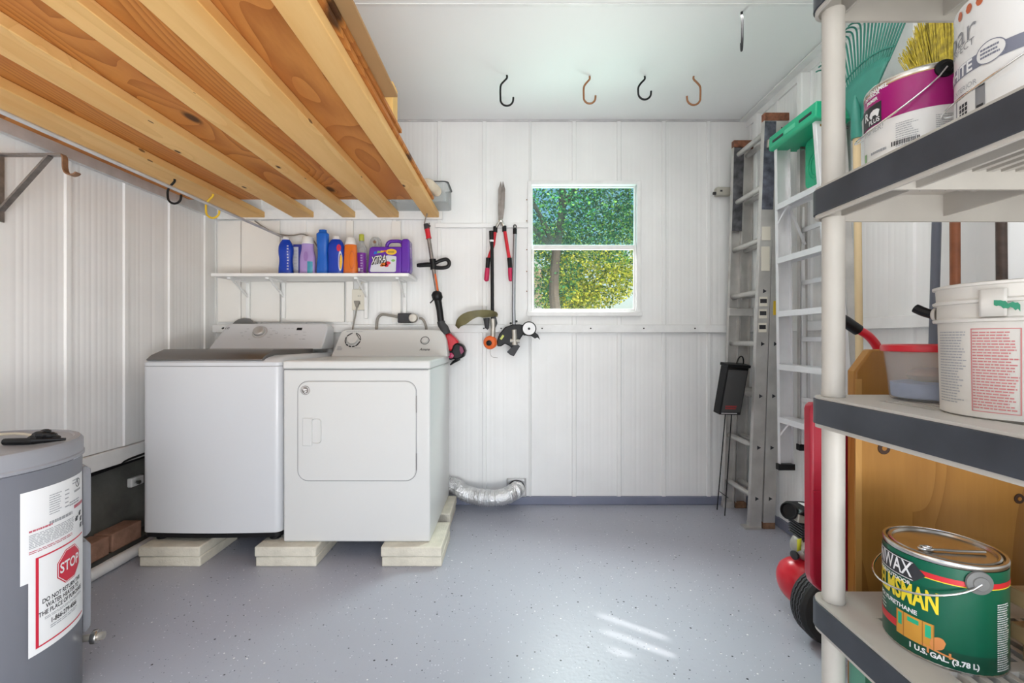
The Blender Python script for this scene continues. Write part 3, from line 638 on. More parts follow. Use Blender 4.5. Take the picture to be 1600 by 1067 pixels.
DO = Vector((0, 2.815, 1.010)); DV = Vector((0, .085, .172)).normalized(); DN = CU.cross(DV)
pts = [(-1.140, 0), (-.404, 0), (-.420, .115)]+[(-.492+.062*math.cos(math.radians(a)), .140+.053*math.sin(math.radians(a))) for a in range(0, 91, 18)]+[(-1.062+.05*math.cos(math.radians(a)), .148+.045*math.sin(math.radians(a))) for a in range(90, 151, 15)]
def con2(pts, y_back, mb):
    n = len(pts); f = [DO+CU*x+DV*v for x, v in pts]; k = [Vector((p.x, max(y_back, p.y), p.z)) for p in f]
    return mb.add(f+k, [tuple(range(n)), tuple(reversed(range(n, 2*n)))]+[(i, n+i, n+(i+1) % n, (i+1) % n) for i in range(n)])
dc = con2(pts, 2.925, MB()).build('console', M['app2'], dr, bevel=.008, seg=3)
dpf = plane_fn(DO, CU, DV, .0015)
def dcv(px, py): p = hit(px, py, DO, DN)-DO; return p.dot(CU), p.dot(DV)
u, v = dcv(551.5, 531); km = align(DO+CU*u+DV*v, DN)
MB().lathe([(.036, 0), (.034, .014), (.031, .017), (0, .018)], km, 40).build('dial', M['app2'], dc)
b = MB()
for a0, a1, wd in ((100, 150, .004), (155, 215, .004), (-60, -10, .005), (-5, 75, .005)): ringpoly(dpf, circ(.0515, 16, u, v, math.radians(a0), math.radians(a1)), circ(.0515-wd, 16, u, v, math.radians(a0), math.radians(a1)), b)
for a0 in range(220, 300, 26): ringpoly(dpf, circ(.0525, 6, u, v, math.radians(a0), math.radians(a0+20)), circ(.0445, 6, u, v, math.radians(a0), math.radians(a0+20)), b)
b.f = [f for f in b.f]; b.build('dial_marks', M['ink'], dc)
b = MB(); lines(lambda p, q: dpf(u+p, v+q), -.09, -.058, -.075, -.045, 3, mb=b); lines(lambda p, q: dpf(u+p, v+q), .02, .06, -.062, -.054, 1, mb=b); lines(lambda p, q: dpf(u+p, v+q), -.05, .06, .056, .062, 1, mb=b)
lines(lambda p, q: dpf(u+p, v+q), -.012, .014, .004, .012, 2, mb=b); b.build('printed_marks', M['print'], dc)
u, v = dcv(664, 532); km = align(DO+CU*u+DV*v, DN)
MB().lathe([(.020, 0), (.0185, .010), (0, .011)], km, 32).build('push_button', M['app2'], dc)
b = MB(); ringpoly(dpf, circ(.0285, 32, u, v), circ(.0245, 32, u, v), b); b.build('button_ring', M['ink'], dc)
u, v = dcv(663.5, 546); letters('Amana', .024, lambda a, c: dpf(u+a, v+c), .015, shear=.3, sx=.95).build('lettering', M['ink'], dc)
# ================================================================ wall shelf and bottles
SZ = 1.530; SY0 = 2.775
sh = thing('wall_shelf', 'long white shelf on the back wall holding detergent bottles', 'shelf', (-1.25, 2.9, SZ-.02))
MB().box(-1.865, -.640, SY0, YB-.026, SZ-.020, SZ).build('board', M['wall'], sh, bevel=.002)
for bx in (-1.775, -1.535, -.98, -.72):
    b = MB(); b.box(bx-.011, bx+.011, YB-.045, YB-.026, 1.26, SZ-.020); b.box(bx-.011, bx+.011, SY0+.03, YB-.045, SZ-.032, SZ-.020)
    b.prism([(YB-.045, 1.40), (YB-.045, 1.418), (SY0+.08, SZ-.028), (SY0+.05, SZ-.028)], lambda u, v, tt: Vector((bx+tt, u, v)), -.004, .004)
    b.build('bracket', M['trim'], sh, bevel=.0015)
BD = 2.87
def mk(name, col, rough=.25, coat=.2): return mat(name, col, rough, coat=coat)
M['blue'] = mk('blue_bottle', (.004, .05, .46)); M['blue2'] = mk('sky_blue_bottle', (.010, .13, .58)); M['navy'] = mk('navy_card', (.03, .04, .30), .5)
M['lav'] = mk('lavender_bottle', (.42, .30, .62)); M['orangeb'] = mk('orange_bottle', (.72, .17, .02)); M['purple'] = mk('purple_bottle', (.115, .022, .37)); M['violet'] = mk('violet_label', (.20, .03, .34))
M['cap'] = mk('white_cap', (.80, .80, .78)); M['lime'] = mk('lime_cap', (.52, .55, .08)); M['teal'] = mk('teal_ink', (.04, .30, .42)); M['sun_y'] = mk('yellow_ink', (.80, .48, .03), .4)
M['gray_card'] = mk('pale_card', (.62, .64, .70), .5); M['green_ink'] = mk('green_ink', (.2, .45, .12), .4)
def bottle(name, label, px0, px1, py_top, prof, m, d=BD, flat=.6, capm=None, capr=.5, cap=None, cat='bottle'):
    """prof: (width fraction, height fraction) from base up; flat: depth against width"""
    p0 = at(px0, 427, d); p1 = at(px1, 427, d); W = p1.x-p0.x; top = at(0, py_top, d).z; H = top-SZ; cx = (p0.x+p1.x)/2
    t = thing(name, label, cat, (cx, d, SZ)); b = MB(); n = 28
    pts = smooth_path([(w_*W/2, 0, h*H) for w_, h in prof], 4); base = len(b.v)
    for p in pts:
        for k in range(n):
            a = 2*PI*k/n; ca, sa = math.cos(a), math.sin(a); e = .75
            b.v.append(Vector((cx+p.x*math.copysign(abs(ca)**e, ca), d+p.x*flat*math.copysign(abs(sa)**e, sa), SZ+p.z+.0006)))
    m_ = len(pts)
    for i in range(m_-1):
        for k in range(n): l = (k+1) % n; b.f.append((i*n+k, i*n+l, (i+1)*n+l, (i+1)*n+k))
    b.f.append(tuple(reversed(range(n)))); b.f.append(tuple((m_-1)*n+k for k in range(n)))
    body = b.build('body', m, t)
    if cap:
        r0, r1, z0, z1 = cap; MB().lathe([(r0*W/2, SZ+z0*H), (r0*W/2*1.02, SZ+z0*H+.002), (r1*W/2, SZ+z1*H-.003), (r1*W/2*.92, SZ+z1*H), (0, SZ+z1*H)], T(cx, d, 0), 28).build('cap', capm, t)
    def sf(u, v, tt=0, off=.001):     # a point on the front of the body; u, v as fractions
        h = v*H; r = pts[-1].x
        for i in range(m_-1):
            if pts[i].z <= h <= pts[i+1].z: q = (h-pts[i].z)/max(1e-6, pts[i+1].z-pts[i].z); r = pts[i].x+(pts[i+1].x-pts[i].x)*q; break
        ca = max(-1, min(1, u*W/2/r)) if r else 0; c = abs(ca)**(1/.75); s = math.sqrt(max(0, 1-c*c))
        return Vector((cx+u*W/2, d-r*flat*s**.75-off-tt, SZ+h))
    return t, body, sf
bt, body, sf = bottle('detergent_bottle', 'blue detergent bottle with white cap at the left end of the shelf row', 436, 458, 375, [(.98, 0), (1, .04), (.98, .2), (.90, .38), (.92, .5), (1, .62), (.98, .8), (.75, .92), (.5, 1.0)], M['blue'], capm=M['cap'], cap=(.5, .46, 1.0, 1.07))
b = MB(); lines(lambda u, v: sf(u, v), .40, .62, .12, .85, 9, .5, b); b.build('fine_print', M['gray_card'], body)
c0 = at(456.5, 427, BD+.02); t = thing('detergent_box', 'navy carton with pale side panel between blue and lavender bottles', 'box', (c0.x+.035, BD+.07, SZ))
bx = MB().box(c0.x, c0.x+.070, BD+.033, BD+.105, SZ+.0006, SZ+.205).build('carton', M['navy'], t, bevel=.001)
MB().box(c0.x+.002, c0.x+.034, BD+.0318, BD+.0328, SZ+.003, SZ+.188).build('side_panel', M['gray_card'], bx)
b = MB(); pf = plane_fn((c0.x+.005, BD+.0317, SZ), (1, 0, 0), (0, 0, 1), .0005); lines(pf, 0, .025, .02, .17, 16, .35, b); b.build('fine_print', M['print'], bx)
bt, body, sf = bottle('softener_bottle', 'lavender bottle with white cap, third along the shelf', 469, 493, 381, [(.98, 0), (1, .06), (1, .45), (.94, .62), (.80, .78), (.76, .9), (.76, .99)], M['lav'], capm=M['cap'], cap=(.74, .66, .985, 1.22), flat=.55)
b = MB(); patch(sf, .18, .82, .04, .42, b, 10, 4); b.build('label_patch', M['teal'], body)
b = MB(); b.add([sf(-.02+.3*x, .58+.16*y) for x, y in circ(1, 20)], [tuple(range(20))]); b.build('grip_oval', mat('lavender_dark', (.33, .2, .5), .3), body)
bt, body, sf = bottle('tall_bottle', 'tallest bottle on the shelf, slender sky blue with no cap colour', 495, 514, 359.5, [(.96, 0), (1, .03), (.92, .25), (.82, .42), (.84, .55), (.95, .7), (.98, .82), (.98, .91), (.80, .925), (.62, .965), (.60, 1.0)], M['blue2'], flat=.65)
bt['label'] = 'tallest bottle on the shelf, slender and sky blue'
bt, body, sf = bottle('detergent_bottle', 'blue detergent bottle with red and yellow label beside the orange one', 513, 538, 374, [(.94, 0), (1, .05), (.98, .3), (.96, .5), (1, .68), (.92, .85), (.66, .96), (.42, 1.0)], M['blue'], capm=M['cap'], cap=(.44, .40, .99, 1.08))
b = MB(); b.add([sf(.52+.26*x, .74+.10*y) for x, y in circ(1, 18)], [tuple(range(18))]); b.build('label_flash', M['red'], body)
b = MB(); b.add([sf(.74+.14*x, .34+.22*y) for x, y in circ(1, 18)], [tuple(range(18))]); b.build('label_swirl', M['sun_y'], body)
b = MB(); ringpoly(sf, [(.68+.22*x, .38+.28*y) for x, y in circ(1, 20)], [(.70+.17*x, .37+.22*y) for x, y in circ(1, 20)], b); b.build('label_ring', M['gray_card'], body)
bt, body, sf = bottle('stain_remover_bottle', 'orange bottle with white cap in the middle of the shelf row', 537, 559, 382, [(.94, 0), (1, .05), (.98, .35), (.92, .55), (.90, .75), (.86, .9), (.80, 1.0)], M['orangeb'], capm=M['cap'], cap=(.80, .62, .98, 1.21), flat=.55)
b = MB(); ringpoly(sf, [(.35+.36*x, .48+.30*y) for x, y in circ(1, 22)], [(.35+.32*x, .48+.265*y) for x, y in circ(1, 22)], b); b.build('grip_outline', mat('orange_dark', (.5, .09, .01), .3), body)
bt, body, sf = bottle('cleaner_bottle', 'clear bottle with violet label and lime cap on the shelf', 555.5, 574.5, 376, [(.96, 0), (1, .04), (1, .5), (.98, .66), (.80, .8), (.45, .92), (.38, 1.0)], M['clear'], d=2.937, capm=M['lime'], cap=(.42, .40, .99, 1.17), flat=.9)
b = MB(); patch(lambda u, v: sf(u, v), -.97, .97, .06, .64, b, 16, 5); lb = b.build('label_wrap', M['violet'], bt)
b = MB(); lines(lambda u, v: sf(u, v, .0006), .1, .5, .1, .6, 7, .5, b); b.build('fine_print', M['lav'], lb)
b = MB(); patch(lambda u, v: sf(u, v, .0006), -.35, .05, .12, .22, b, 3); b.build('label_corner', M['cap'], lb)
bt, body, sf = bottle('spray_bottle', 'frosted bottle with rounded white top behind the purple jug', 577, 597, 371, [(.96, 0), (1, .1), (1, .62), (.96, .8), (.8, .93), (.5, 1.0)], M['clear'], d=2.985, flat=.8)
MB().ball(sf(.1, .86)+Vector((0, -.002, 0)), .010, .005, .010).build('cap_button', M['rust'], bt)
# the purple jug: traced side outline with its own thickness, handle hole, ribbed back
JY = 2.862
jt = thing('detergent_jug', 'large purple detergent jug with handle at the right end of the shelf', 'jug', (at(607, 427, JY).x, JY, SZ))
def J(px, py): p = at(px, py, JY-.045); return (p.x, p.z)
jo = [J(576, 426.5), J(574.5, 420), J(576.5, 392), J(577.5, 386.5), J(582, 385), J(599, 385), J(601, 378), J(606, 373), J(614, 371.8), J(624, 371.8), J(626, 374), J(629.5, 372.2), J(638, 372.5), J(639.6, 378), J(640, 424), J(639, 427)]
ih = [J(605.5, 384.5), J(608, 379.5), J(612, 378), J(620, 378), J(623, 380), J(623, 384.5)]
b = MB()
def jfn(u, v, tt): return Vector((u, JY-.045+tt, v))
body_poly = [J(576, 426.8), J(574.5, 420), J(576.5, 392), J(577.5, 386.5), J(582, 385), J(627, 385), J(627, 426.8)]
jb = MB().prism(body_poly, jfn, 0, .09).build('body', M['purple'], jt, bevel=.008, seg=3)
hp = [J(601.5, 388), J(602, 380), J(606.5, 375.2), J(614, 374.4), J(622, 374.8), J(626, 378), J(627, 388)]
MB().tube(smooth_path([Vector((u, JY, v)) for u, v in hp], 4), .0115, 12).build('handle', M['purple'], jt)
bk = MB().prism([J(626, 427), J(626.5, 376), J(629, 372.5), J(637.5, 372.5), J(639.5, 377), J(640.5, 421), J(638, 427)], jfn, .002, .088).build('back_column', M['purple'], jt, bevel=.010, seg=3)
jl = plane_fn((0, JY-.0455, 0), (1, 0, 0), (0, 0, 1), .0008)
b = MB().prism([J(578, 423.5), J(580, 414), J(583, 405), J(606, 399), J(619, 400.5), J(619.5, 403), J(618.5, 424), J(616, 425), J(580, 425)], lambda u, v, tt: jl(u, v, tt), 0, .0006); lab = b.build('label_panel', M['gray_card'], jt)
b = MB(); b.add([jl(J(611.5, 393.5)[0]+.034*x, J(611.5, 393.5)[1]+.019*y, .0003) for x, y in circ(1, 24)], [tuple(range(24))]); b.build('label_oval', M['sun_y'], jt)
b = MB(); u0, v0 = J(592, 398); lines(lambda p, q: jl(u0+p, v0+q, .0012), .058, .098, .012, .024, 2, .5, b); b.build('oval_print', M['ink'], jt)
for (pa, pb, mm) in (((584, 397.5), (589, 393), 'blue2'), ((589, 396), (594, 392), 'green_ink'), ((594, 395), (600, 391.5), 'sun_y'), ((599, 394), (604, 391), 'orangeb')):
    MB().prism([J(pa[0], pa[1]), J(pb[0], pa[1]-1), J(pb[0], pb[1]), J(pa[0]+1, pb[1])], lambda u, v, tt: jl(u, v, tt), 0, .0005).build('label_bunting', M[mm], jt)
ul, vl = J(591.8, 406); tf = lambda a, c: jl(ul+a*.95, vl+c+a*.16, .0024); tb = lambda a, c: jl(ul+a*.95, vl+c+a*.16, .0018)
b = MB()
for du, dv in ((-.003, 0), (.003, 0), (0, .003), (0, -.003), (.004, -.004), (.006, -.006)): letters('XTRA', .066, lambda a, c: tb(a+du, c+dv), .012, shear=.12, sx=.56, mb=b)
b.build('lettering_shadow', M['ink'], jt)
letters('XTRA', .066, tf, .006, shear=.12, sx=.56).build('lettering', M['cap'], jt)
for cx_, cy_, rr, mm in ((600, 413, 5, 'orangeb'), (606, 411, 4.5, 'red'), (604, 415, 3.5, 'red'), (597, 415, 3, 'orangeb'), (614.5, 407, 3.2, 'green_ink')):
    uu, vv = J(cx_, cy_); MB().add([jl(uu+rr*.0040*x, vv+rr*.0024*y, .0012) for x, y in circ(1, 14)], [tuple(range(14))]).build('label_fruit', M[mm], jt)

# ================================================================ outlets and cords over the dryer
op = at(561, 468, 3.02)
t = thing('wall_outlet', 'cream wall outlet plate with grey plug above the dryer', 'outlet', (op.x, YB-.013, op.z))
MB().box(op.x-.050, op.x+.050, YB-.028, YB-.008, op.z-.070, op.z+.070).build('cover_plate', M['cream'], t, bevel=.004)
b = MB()
for s in (.024, -.028):
    for dx in (-.006, .006): b.box(op.x+dx-.0012, op.x+dx+.0012, YB-.0292, YB-.0280, op.z+s-.005, op.z+s+.005)
b.build('slots', M['ink'], t)
pp = at(557, 473, 3.0)
t = thing('power_cord', 'grey triangular plug and cord hanging from the cream outlet', 'cord', (pp.x, YB-.05, pp.z))
MB().prism([(-.018, .014), (.018, .014), (.018, .004), (.006, -.030), (-.006, -.030), (-.018, .004)], lambda u, v, tt: Vector((pp.x+u, YB-.050+tt, pp.z+v)), 0, .0215).build('plug', M['greycord'], t, bevel=.003)
MB().tube(smooth_path([(pp.x, YB-.04, pp.z-.026), at(555.5, 492, 3.005), at(552.5, 506, 3.0), at(551, 516, 2.99), at(551, 530, 2.99)], 4), .0055, 8).build('cable', M['greycord'], t)
tag(MB().tube(smooth_path([at(567, 437, 3.012), at(564, 444, 3.012), at(561, 451, 3.014), at(561.5, 454, 3.014)], 4), .004, 8).build('cable', M['cream'], None, origin=at(564, 444, 3.012)), 'short cream cable between the shelf and the outlet plate', 'cable')
bp_ = at(634, 497, 2.99)
t = thing('dryer_outlet', 'black surface outlet box behind the dryer console', 'outlet', (bp_.x, YB-.01, bp_.z))
MB().box(bp_.x-.050, bp_.x+.045, YB-.080, YB-.012, bp_.z-.032, bp_.z+.032).build('box', M['dark'], t, bevel=.006)
t = thing('power_cord', 'round grey dryer plug with cables looping behind the dryer console', 'cord', (bp_.x, YB-.085, bp_.z))
q = at(646, 497, 2.96); MB().lathe([(.026, 0), (.030, .004), (.030, .020), (.024, .028), (0, .029)], align((q.x, YB-.0805, q.z), (0, -1, 0)), 28).build('plug', M['castalu'], t)
MB().tube(smooth_path([at(655, 497, 2.955), at(660, 498.5, 2.955), at(664, 505, 2.955), at(666, 514, 2.968), at(666, 530, 2.975)], 5), .0085, 10).build('cable', M['greycord'], t)
tag(MB().tube(smooth_path([at(625, 496, 2.985), at(610, 493, 2.985), at(597, 491.5, 2.985), at(590.5, 497, 2.985), at(588.5, 508, 2.985), at(588, 525, 2.985)], 5), .0095, 10).build('cable', M['greycord'], None, origin=at(597, 491.5, 2.985)), 'thick grey cable arching left from the black outlet box', 'cable')
dp = at(511, 540, 2.985)
tag(MB().tube(smooth_path([at(505, 519, 3.0), at(512, 522, 2.99), at(515, 535, 2.985), at(514, 560, 2.985)], 4), .022, 14).build('drain_hose', M['pvc'], None, origin=dp), 'white drain hose between the washer and dryer consoles', 'hose')

# ================================================================ string trimmer hanging from the loft
hook('loft_hook', 'small steel hook on the loft end holding the string trimmer', (at(667, 333, 2.92).x, 2.92, JZ0), .030, .088, M['steel'], 1, 0, .004)
TD = 2.915
def A(px, py, d=TD): return at(px, py, d)
st = thing('string_trimmer', 'red and black string trimmer power head hanging upside down from the loft hook', 'trimmer', A(690, 480))
b = MB().tube([A(665.5, 350), A(667.5, 358)], [.016, .019], 12); b.tube([A(668, 352), A(672, 354)], .008, 8); b.build('coupler_cap', M['dark'], st)
b = MB().tube([A(667.2, 356), A(667.8, 360), A(669.5, 370), A(670, 373)], [.018, .017, .017, .019], 16); b.build('collar', M['redp'], st)
MB().tube([A(669.6, 371), A(676, 412), A(683.5, 458)], .0125, 14).build('shaft', M['steel'], st)
MB().tube([A(680, 428, TD-.012), A(684, 455, TD-.012)], .006, 8).build('warning_tag', M['orange'], st)
hl = smooth_path([A(680, 411), A(690, 406.5), A(698, 405.5), A(702, 410.5), A(699.5, 416.5), A(690, 418.5), A(679, 418)], 5)
b = MB().tube(hl, .0125, 10); b.tube([A(681, 414), A(668, 413.5), A(655, 414.5), A(651.5, 414.5)], [.016, .016, .014, .011], 10); b.tube([A(676, 405), A(677.5, 421)], .021, 12); b.build('loop_handle', M['black'], st)
b = MB().tube([A(681, 455), A(682, 459), A(684, 466), A(685, 470)], [.020, .034, .034, .022], 14); b.tube([A(684, 468), A(687, 485), A(689.5, 506)], [.024, .021, .021], 14); b.build('grip', M['black'], st, angle=60)
MB().tube(smooth_path([A(678, 462, TD-.015), A(677, 468, TD-.015), A(672, 473.5, TD-.015)], 3), .004, 8).build('trigger', M['blackm'], st)
b = MB().tube([A(689, 502), A(690, 507), A(694, 512), A(697.5, 522)], [.026, .026, .028, .030], 14); b.build('boot', M['dark'], st, angle=60)
ED = 2.985
rh = MB().prism([(A(x, y, ED).x, A(x, y, ED).z) for x, y in ((694, 523), (703, 520), (712, 527), (718, 534), (714, 545), (703.5, 549), (700, 545), (696.5, 532))], lambda u, v, tt: Vector((u, ED-.045+tt, v)), 0, .085).build('housing', M['redp'], st, bevel=.012, seg=3)
b = MB().prism([(A(x, y, ED).x, A(x, y, ED).z) for x, y in ((710, 538), (716, 535), (725, 539), (728.5, 548), (726, 557), (716, 562), (707, 560), (706, 549))], lambda u, v, tt: Vector((u, ED-.056+tt, v)), 0, .10).build('engine_cover', M['black'], st, bevel=.012, seg=3)
MB().prism([(A(x, y, ED).x, A(x, y, ED).z) for x, y in ((720, 540), (724, 542), (726.5, 549), (722, 553), (719.5, 547))], lambda u, v, tt: Vector((u, ED-.060+tt, v)), 0, .006).build('air_filter', mat('plum', (.22, .03, .09), .4), st, bevel=.002)
q = A(706, 555, ED); b = MB().lathe([(.026, 0), (.028, .004), (.028, .018), (.020, .024), (0, .024)], align((q.x, ED-.035, q.z), (0, -1, 0)), 24); b.build('primer_cap', M['black'], st)
MB().lathe([(.019, 0), (.017, .010), (0, .014)], align((q.x+.003, ED-.058, q.z), (0, -1, 0)), 20).build('primer_bulb', mat('rose', (.40, .02, .09), .3), st)
b = MB().tube([A(718, 560, ED-.02), A(708, 566, ED-.02), A(703.5, 570, ED-.02)], [.012, .009, .005], 8); b.build('foot', M['black'], st)

# ================================================================ hedge shears, trimmer and edger attachments on the back wall
SD = 2.975
def S(px, py, d=SD): return at(px, py, d)
hs2 = thing('hedge_shears', 'red-handled hedge shears hanging blades up on the back wall', 'shears', S(783, 360))
def flatpoly(pts, d, t0, t1): return MB().prism([(at(x, y, d).x, at(x, y, d).z) for x, y in pts], lambda u, v, tt: Vector((u, d+tt, v)), t0, t1)
flatpoly(((782.5, 283), (784, 290), (784.5, 330), (784, 347), (778.5, 344), (778, 325), (778.5, 296)), SD, 0, .005).build('blade', M['steel'], hs2, bevel=.001)
flatpoly(((786, 283), (789.5, 296), (788.5, 325), (786, 342), (781, 348), (783, 330), (783.5, 296)), SD, -.006, -.001).build('blade', M['steel'], hs2, bevel=.001)
q = S(782.5, 345); MB().lathe([(.013, 0), (.013, .006), (.006, .010), (0, .010)], align((q.x, SD-.006, q.z), (0, -1, 0)), 16).build('pivot', M['tin'], hs2)
for a, c, e, f, g in (((781, 346), (774, 357), (771, 382), (763, 405), (760, 438)), ((784, 346), (788, 356), (793, 388), (796, 405), (798.5, 438))):
    MB().tube([S(*a, SD-.003), S((a[0]+c[0])/2, 351, SD-.003), S(*c, SD-.003)], [.009, .011, .010], 10).build('tang', M['tin'], hs2)
    MB().tube([S(c[0], c[1]-3), S(c[0]+(.2 if c[0] > 780 else -.2), c[1]+6)], .0145, 12).build('ferrule', M['black'], hs2)
    MB().tube([S(c[0], c[1]), S(*e), S(*f)], .0115, 12).build('handle', M['redp'], hs2)
    m0 = (f[0]+(g[0]-f[0])*.42, f[1]+(g[1]-f[1])*.42)
    MB().tube([S(f[0], f[1]-2), S(*m0)], [.016, .014], 12).build('grip_collar', M['black'], hs2)
    MB().tube([S(*m0), S((m0[0]+g[0])/2, (m0[1]+g[1])/2), S(*g), S(g[0], g[1]+1.5)], [.015, .017, .016, .008], 12).build('grip', mat('crimson_grip', (.55, .02, .09), .4), hs2)
tag(MB().tube([(S(782.5, 350).x, YB-.004, S(0, 350).z), (S(782.5, 350).x, SD-.02, S(0, 349).z)], .003, 6).build('nail', M['steel'], None, origin=(S(782.5, 350).x, YB-.01, S(0, 350).z)), 'nail in the wall holding the hedge shears', 'nail')
ta = thing('trimmer_attachment', 'black pole trimmer attachment with olive guard and orange spool on the back wall', 'trimmer attachment', A(768, 450, 2.945))
PD = 2.945
def P(px, py, d=PD): return at(px, py, d)
MB().tube([P(768.5, 361), P(769, 420), P(769.5, 500)], .0115, 14).build('pole', M['blackm'], ta)
MB().tube([P(767.5, 361), P(768, 377)], .0145, 12).build('coupler', M['black'], ta); MB().tube([P(768, 375), P(768, 378)], .0150, 12).build('coupler_band', M['paper'], ta)
# guard: a curved shell swept between two arcs
top_ = smooth_path([P(712, 508), P(716, 499), P(725, 491.5), P(737, 487.5), P(752, 485.5), P(766, 485.5), P(776, 488), P(778, 491)], 4)
bot_ = smooth_path([P(717, 514), P(722, 510), P(730, 507), P(740, 500), P(749, 496), P(756, 497), P(766, 495.5), P(777, 495)], 4)
b = MB(); n = len(top_); ws = [.03+.09*math.sin(PI*min(1, (i+2)/(n))) for i in range(n)]
for i in range(n):
    for p, y in ((top_[i], -.012), (top_[i], -ws[i]), (bot_[i], -ws[i]*1.05), (bot_[i], -ws[i]*.93), (top_[i]+Vector((0, 0, -.004)), -ws[i]*.9), (top_[i]+Vector((0, 0, -.004)), -.002)): b.v.append(p+Vector((0, y+.03, 0)))
for i in range(n-1):
    for k in range(6): b.f.append((i*6+k, i*6+(k+1) % 6, (i+1)*6+(k+1) % 6, (i+1)*6+k))
b.f.append(tuple(range(6))); b.f.append(tuple((n-1)*6+k for k in reversed(range(6)))); b.build('guard', M['olive'], ta)
b = MB(); b.tube([P(760, 497), P(761, 512), P(763, 514)], [.022, .014, .008], 10); b.tube([P(772, 494), P(775, 505), P(773, 512)], [.012, .010, .006], 10); b.build('guard_mount', M['dark'], ta)
b = MB().tube([P(770, 498), P(770.5, 512), P(770, 526)], [.020, .016, .018], 14); b.build('gear_neck', M['castalu'], ta)
ax = Vector((-.25, -1, -.12)); q = P(766, 535)
MB().lathe([(.040, -.020), (.044, -.016), (.044, -.006), (.038, -.004), (.038, 0), (.044, .003), (.044, .012), (.036, .022), (.020, .025), (0, .025)], align(q, ax), 36).build('spool', M['orange'], ta)
MB().lathe([(.018, .024), (.018, .034), (.012, .038), (0, .038)], align(q, ax), 24).build('spool_knob', M['black'], ta)
MB().tube(smooth_path([q+Vector((0, .0, -.040)), P(766, 552), P(769, 557.5), P(778, 559)], 4), .0012, 6).build('trimmer_line', M['greycord'], ta)
tag(MB().tube([(P(768.5, 0).x-.014, YB-.004, P(0, 379).z), (P(768.5, 0).x-.014, PD-.02, P(0, 378).z)], .003, 6).build('nail', M['steel'], None, origin=(P(768.5, 0).x-.014, YB-.01, P(0, 379).z)), 'nail in the wall beside the black trimmer pole', 'nail')
ea = thing('edger_attachment', 'grey pole edger attachment with black guard and white wheel on the back wall', 'edger', A(803, 450, 2.955))
GD = 2.955
def G(px, py, d=GD): return at(px, py, d)
MB().tube([G(804.5, 365), G(803, 430), G(802.5, 480), G(803.5, 520)], .0125, 14).build('pole', mat('grey_tube', (.34, .35, .37), .3, metal=.7), ea)
MB().tube([G(804.5, 357), G(804.5, 366)], .0135, 12).build('end_cap', M['black'], ea)
MB().tube([G(804.5, 354)+Vector((.009*math.cos(a*PI/8), 0, .012*math.sin(a*PI/8))) for a in range(16)], .0032, 8, closed=True).build('hang_loop', M['black'], ea)
flatpoly(((777, 541), (776.5, 533), (780, 522), (789, 511), (800, 507), (812, 506.5), (819, 508), (822, 516), (815, 526), (807, 540), (802, 545), (795, 540), (789, 537), (783, 541)), GD-.02, 0, .045).build('guard', M['black'], ea, bevel=.006)
flatpoly(((801, 541), (806, 535), (812.5, 541), (803, 556.5), (798, 555), (792, 550)), GD-.03, 0, .05).build('guard_flap', M['dark'], ea, bevel=.003)
q = G(784.5, 527, GD-.022); b = MB(); f = plane_fn(q, (.55, 0, .83), (-.83, 0, .55), .0); b.prism([(-.016, -.007), (.016, -.007), (.016, .007), (-.016, .007)], lambda u, v, tt: f(u, v, tt), 0, .001); b.build('caution_label', M['lime'], ea)
b = MB().tube([G(803.5, 515, GD-.025), G(804, 530, GD-.025), G(804.5, 539, GD-.025)], [.016, .018, .020], 14); b.tube([G(797, 532, GD-.03), G(812, 533, GD-.03)], .013, 10); b.build('gear_case', M['castalu'], ea)
for x, y in ((798, 505), (807, 502)): MB().tube([G(x, y, GD-.02), G(x, y, GD+.0)], .008, 8).build('bolt', M['black'], ea)
q = G(826.5, 513.5, GD-.035); wl = MB().lathe([(.044, -.012), (.048, -.008), (.048, .008), (.044, .012), (.030, .0125), (0, .0125)], align(q, (0, -1, 0)), 40).build('wheel', M['rubber'], ea)
MB().lathe([(.0405, .0126), (.0405, .0145), (0, .0145)], align(q, (0, -1, 0)), 36).build('hub', M['paper'], wl); MB().lathe([(.008, .0145), (.008, .019), (0, .019)], align(q, (0, -1, 0)), 20).build('axle_nut', M['black'], wl)
flatpoly(((815, 510), (824, 507), (836, 519), (841, 523), (844, 531), (840, 527), (836, 529), (832, 526), (828, 524), (818, 524)), GD-.02, 0, .03).build('wheel_bracket', M['black'], ea, bevel=.002)
tag(MB().tube([(G(804.5, 0).x, YB-.004, G(0, 354).z), (G(804.5, 0).x, GD-.015, G(0, 353.5).z)], .003, 6).build('nail', M['steel'], None, origin=(G(804.5, 0).x, YB-.01, G(0, 354).z)), 'nail in the wall holding the grey edger pole', 'nail')

# ================================================================ foil duct and its vent plate
vp = at(807, 764, 3.02)
t = thing('vent_plate', 'grey metal vent plate low on the back wall where the foil duct ends', 'vent', (vp.x, YB-.012, vp.z))
b = MB(); n = 32; f = lambda u, v: Vector((vp.x+u, YB-.013, vp.z+v))
sq = []
for i in range(n):
    a = 2*PI*i/n; m_ = max(abs(math.cos(a)), abs(math.sin(a))); sq.append((.066*math.cos(a)/m_, .066*math.sin(a)/m_))
ringpoly(f, sq, circ(.052, n), b); b.build('plate', M['steel_trim'], t, solid=.004)
MB().tube([Vector((vp.x+.054*math.cos(a*PI/16), YB-.018, vp.z+.054*math.sin(a*PI/16))) for a in range(32)], .004, 8, closed=True).build('collar', M['dark'], t)
pth = smooth_path([(-.50, 2.985, .165), (-.42, 2.985, .150), (-.36, 2.975, .135), at(728, 771, 2.94), at(750, 776.5, 2.90), at(770, 778, 2.88), at(790, 775, 2.89), at(803, 768, 2.94), (vp.x+.002, YB-.045, vp.z-.002), (vp.x, YB-.012, vp.z)], 14)
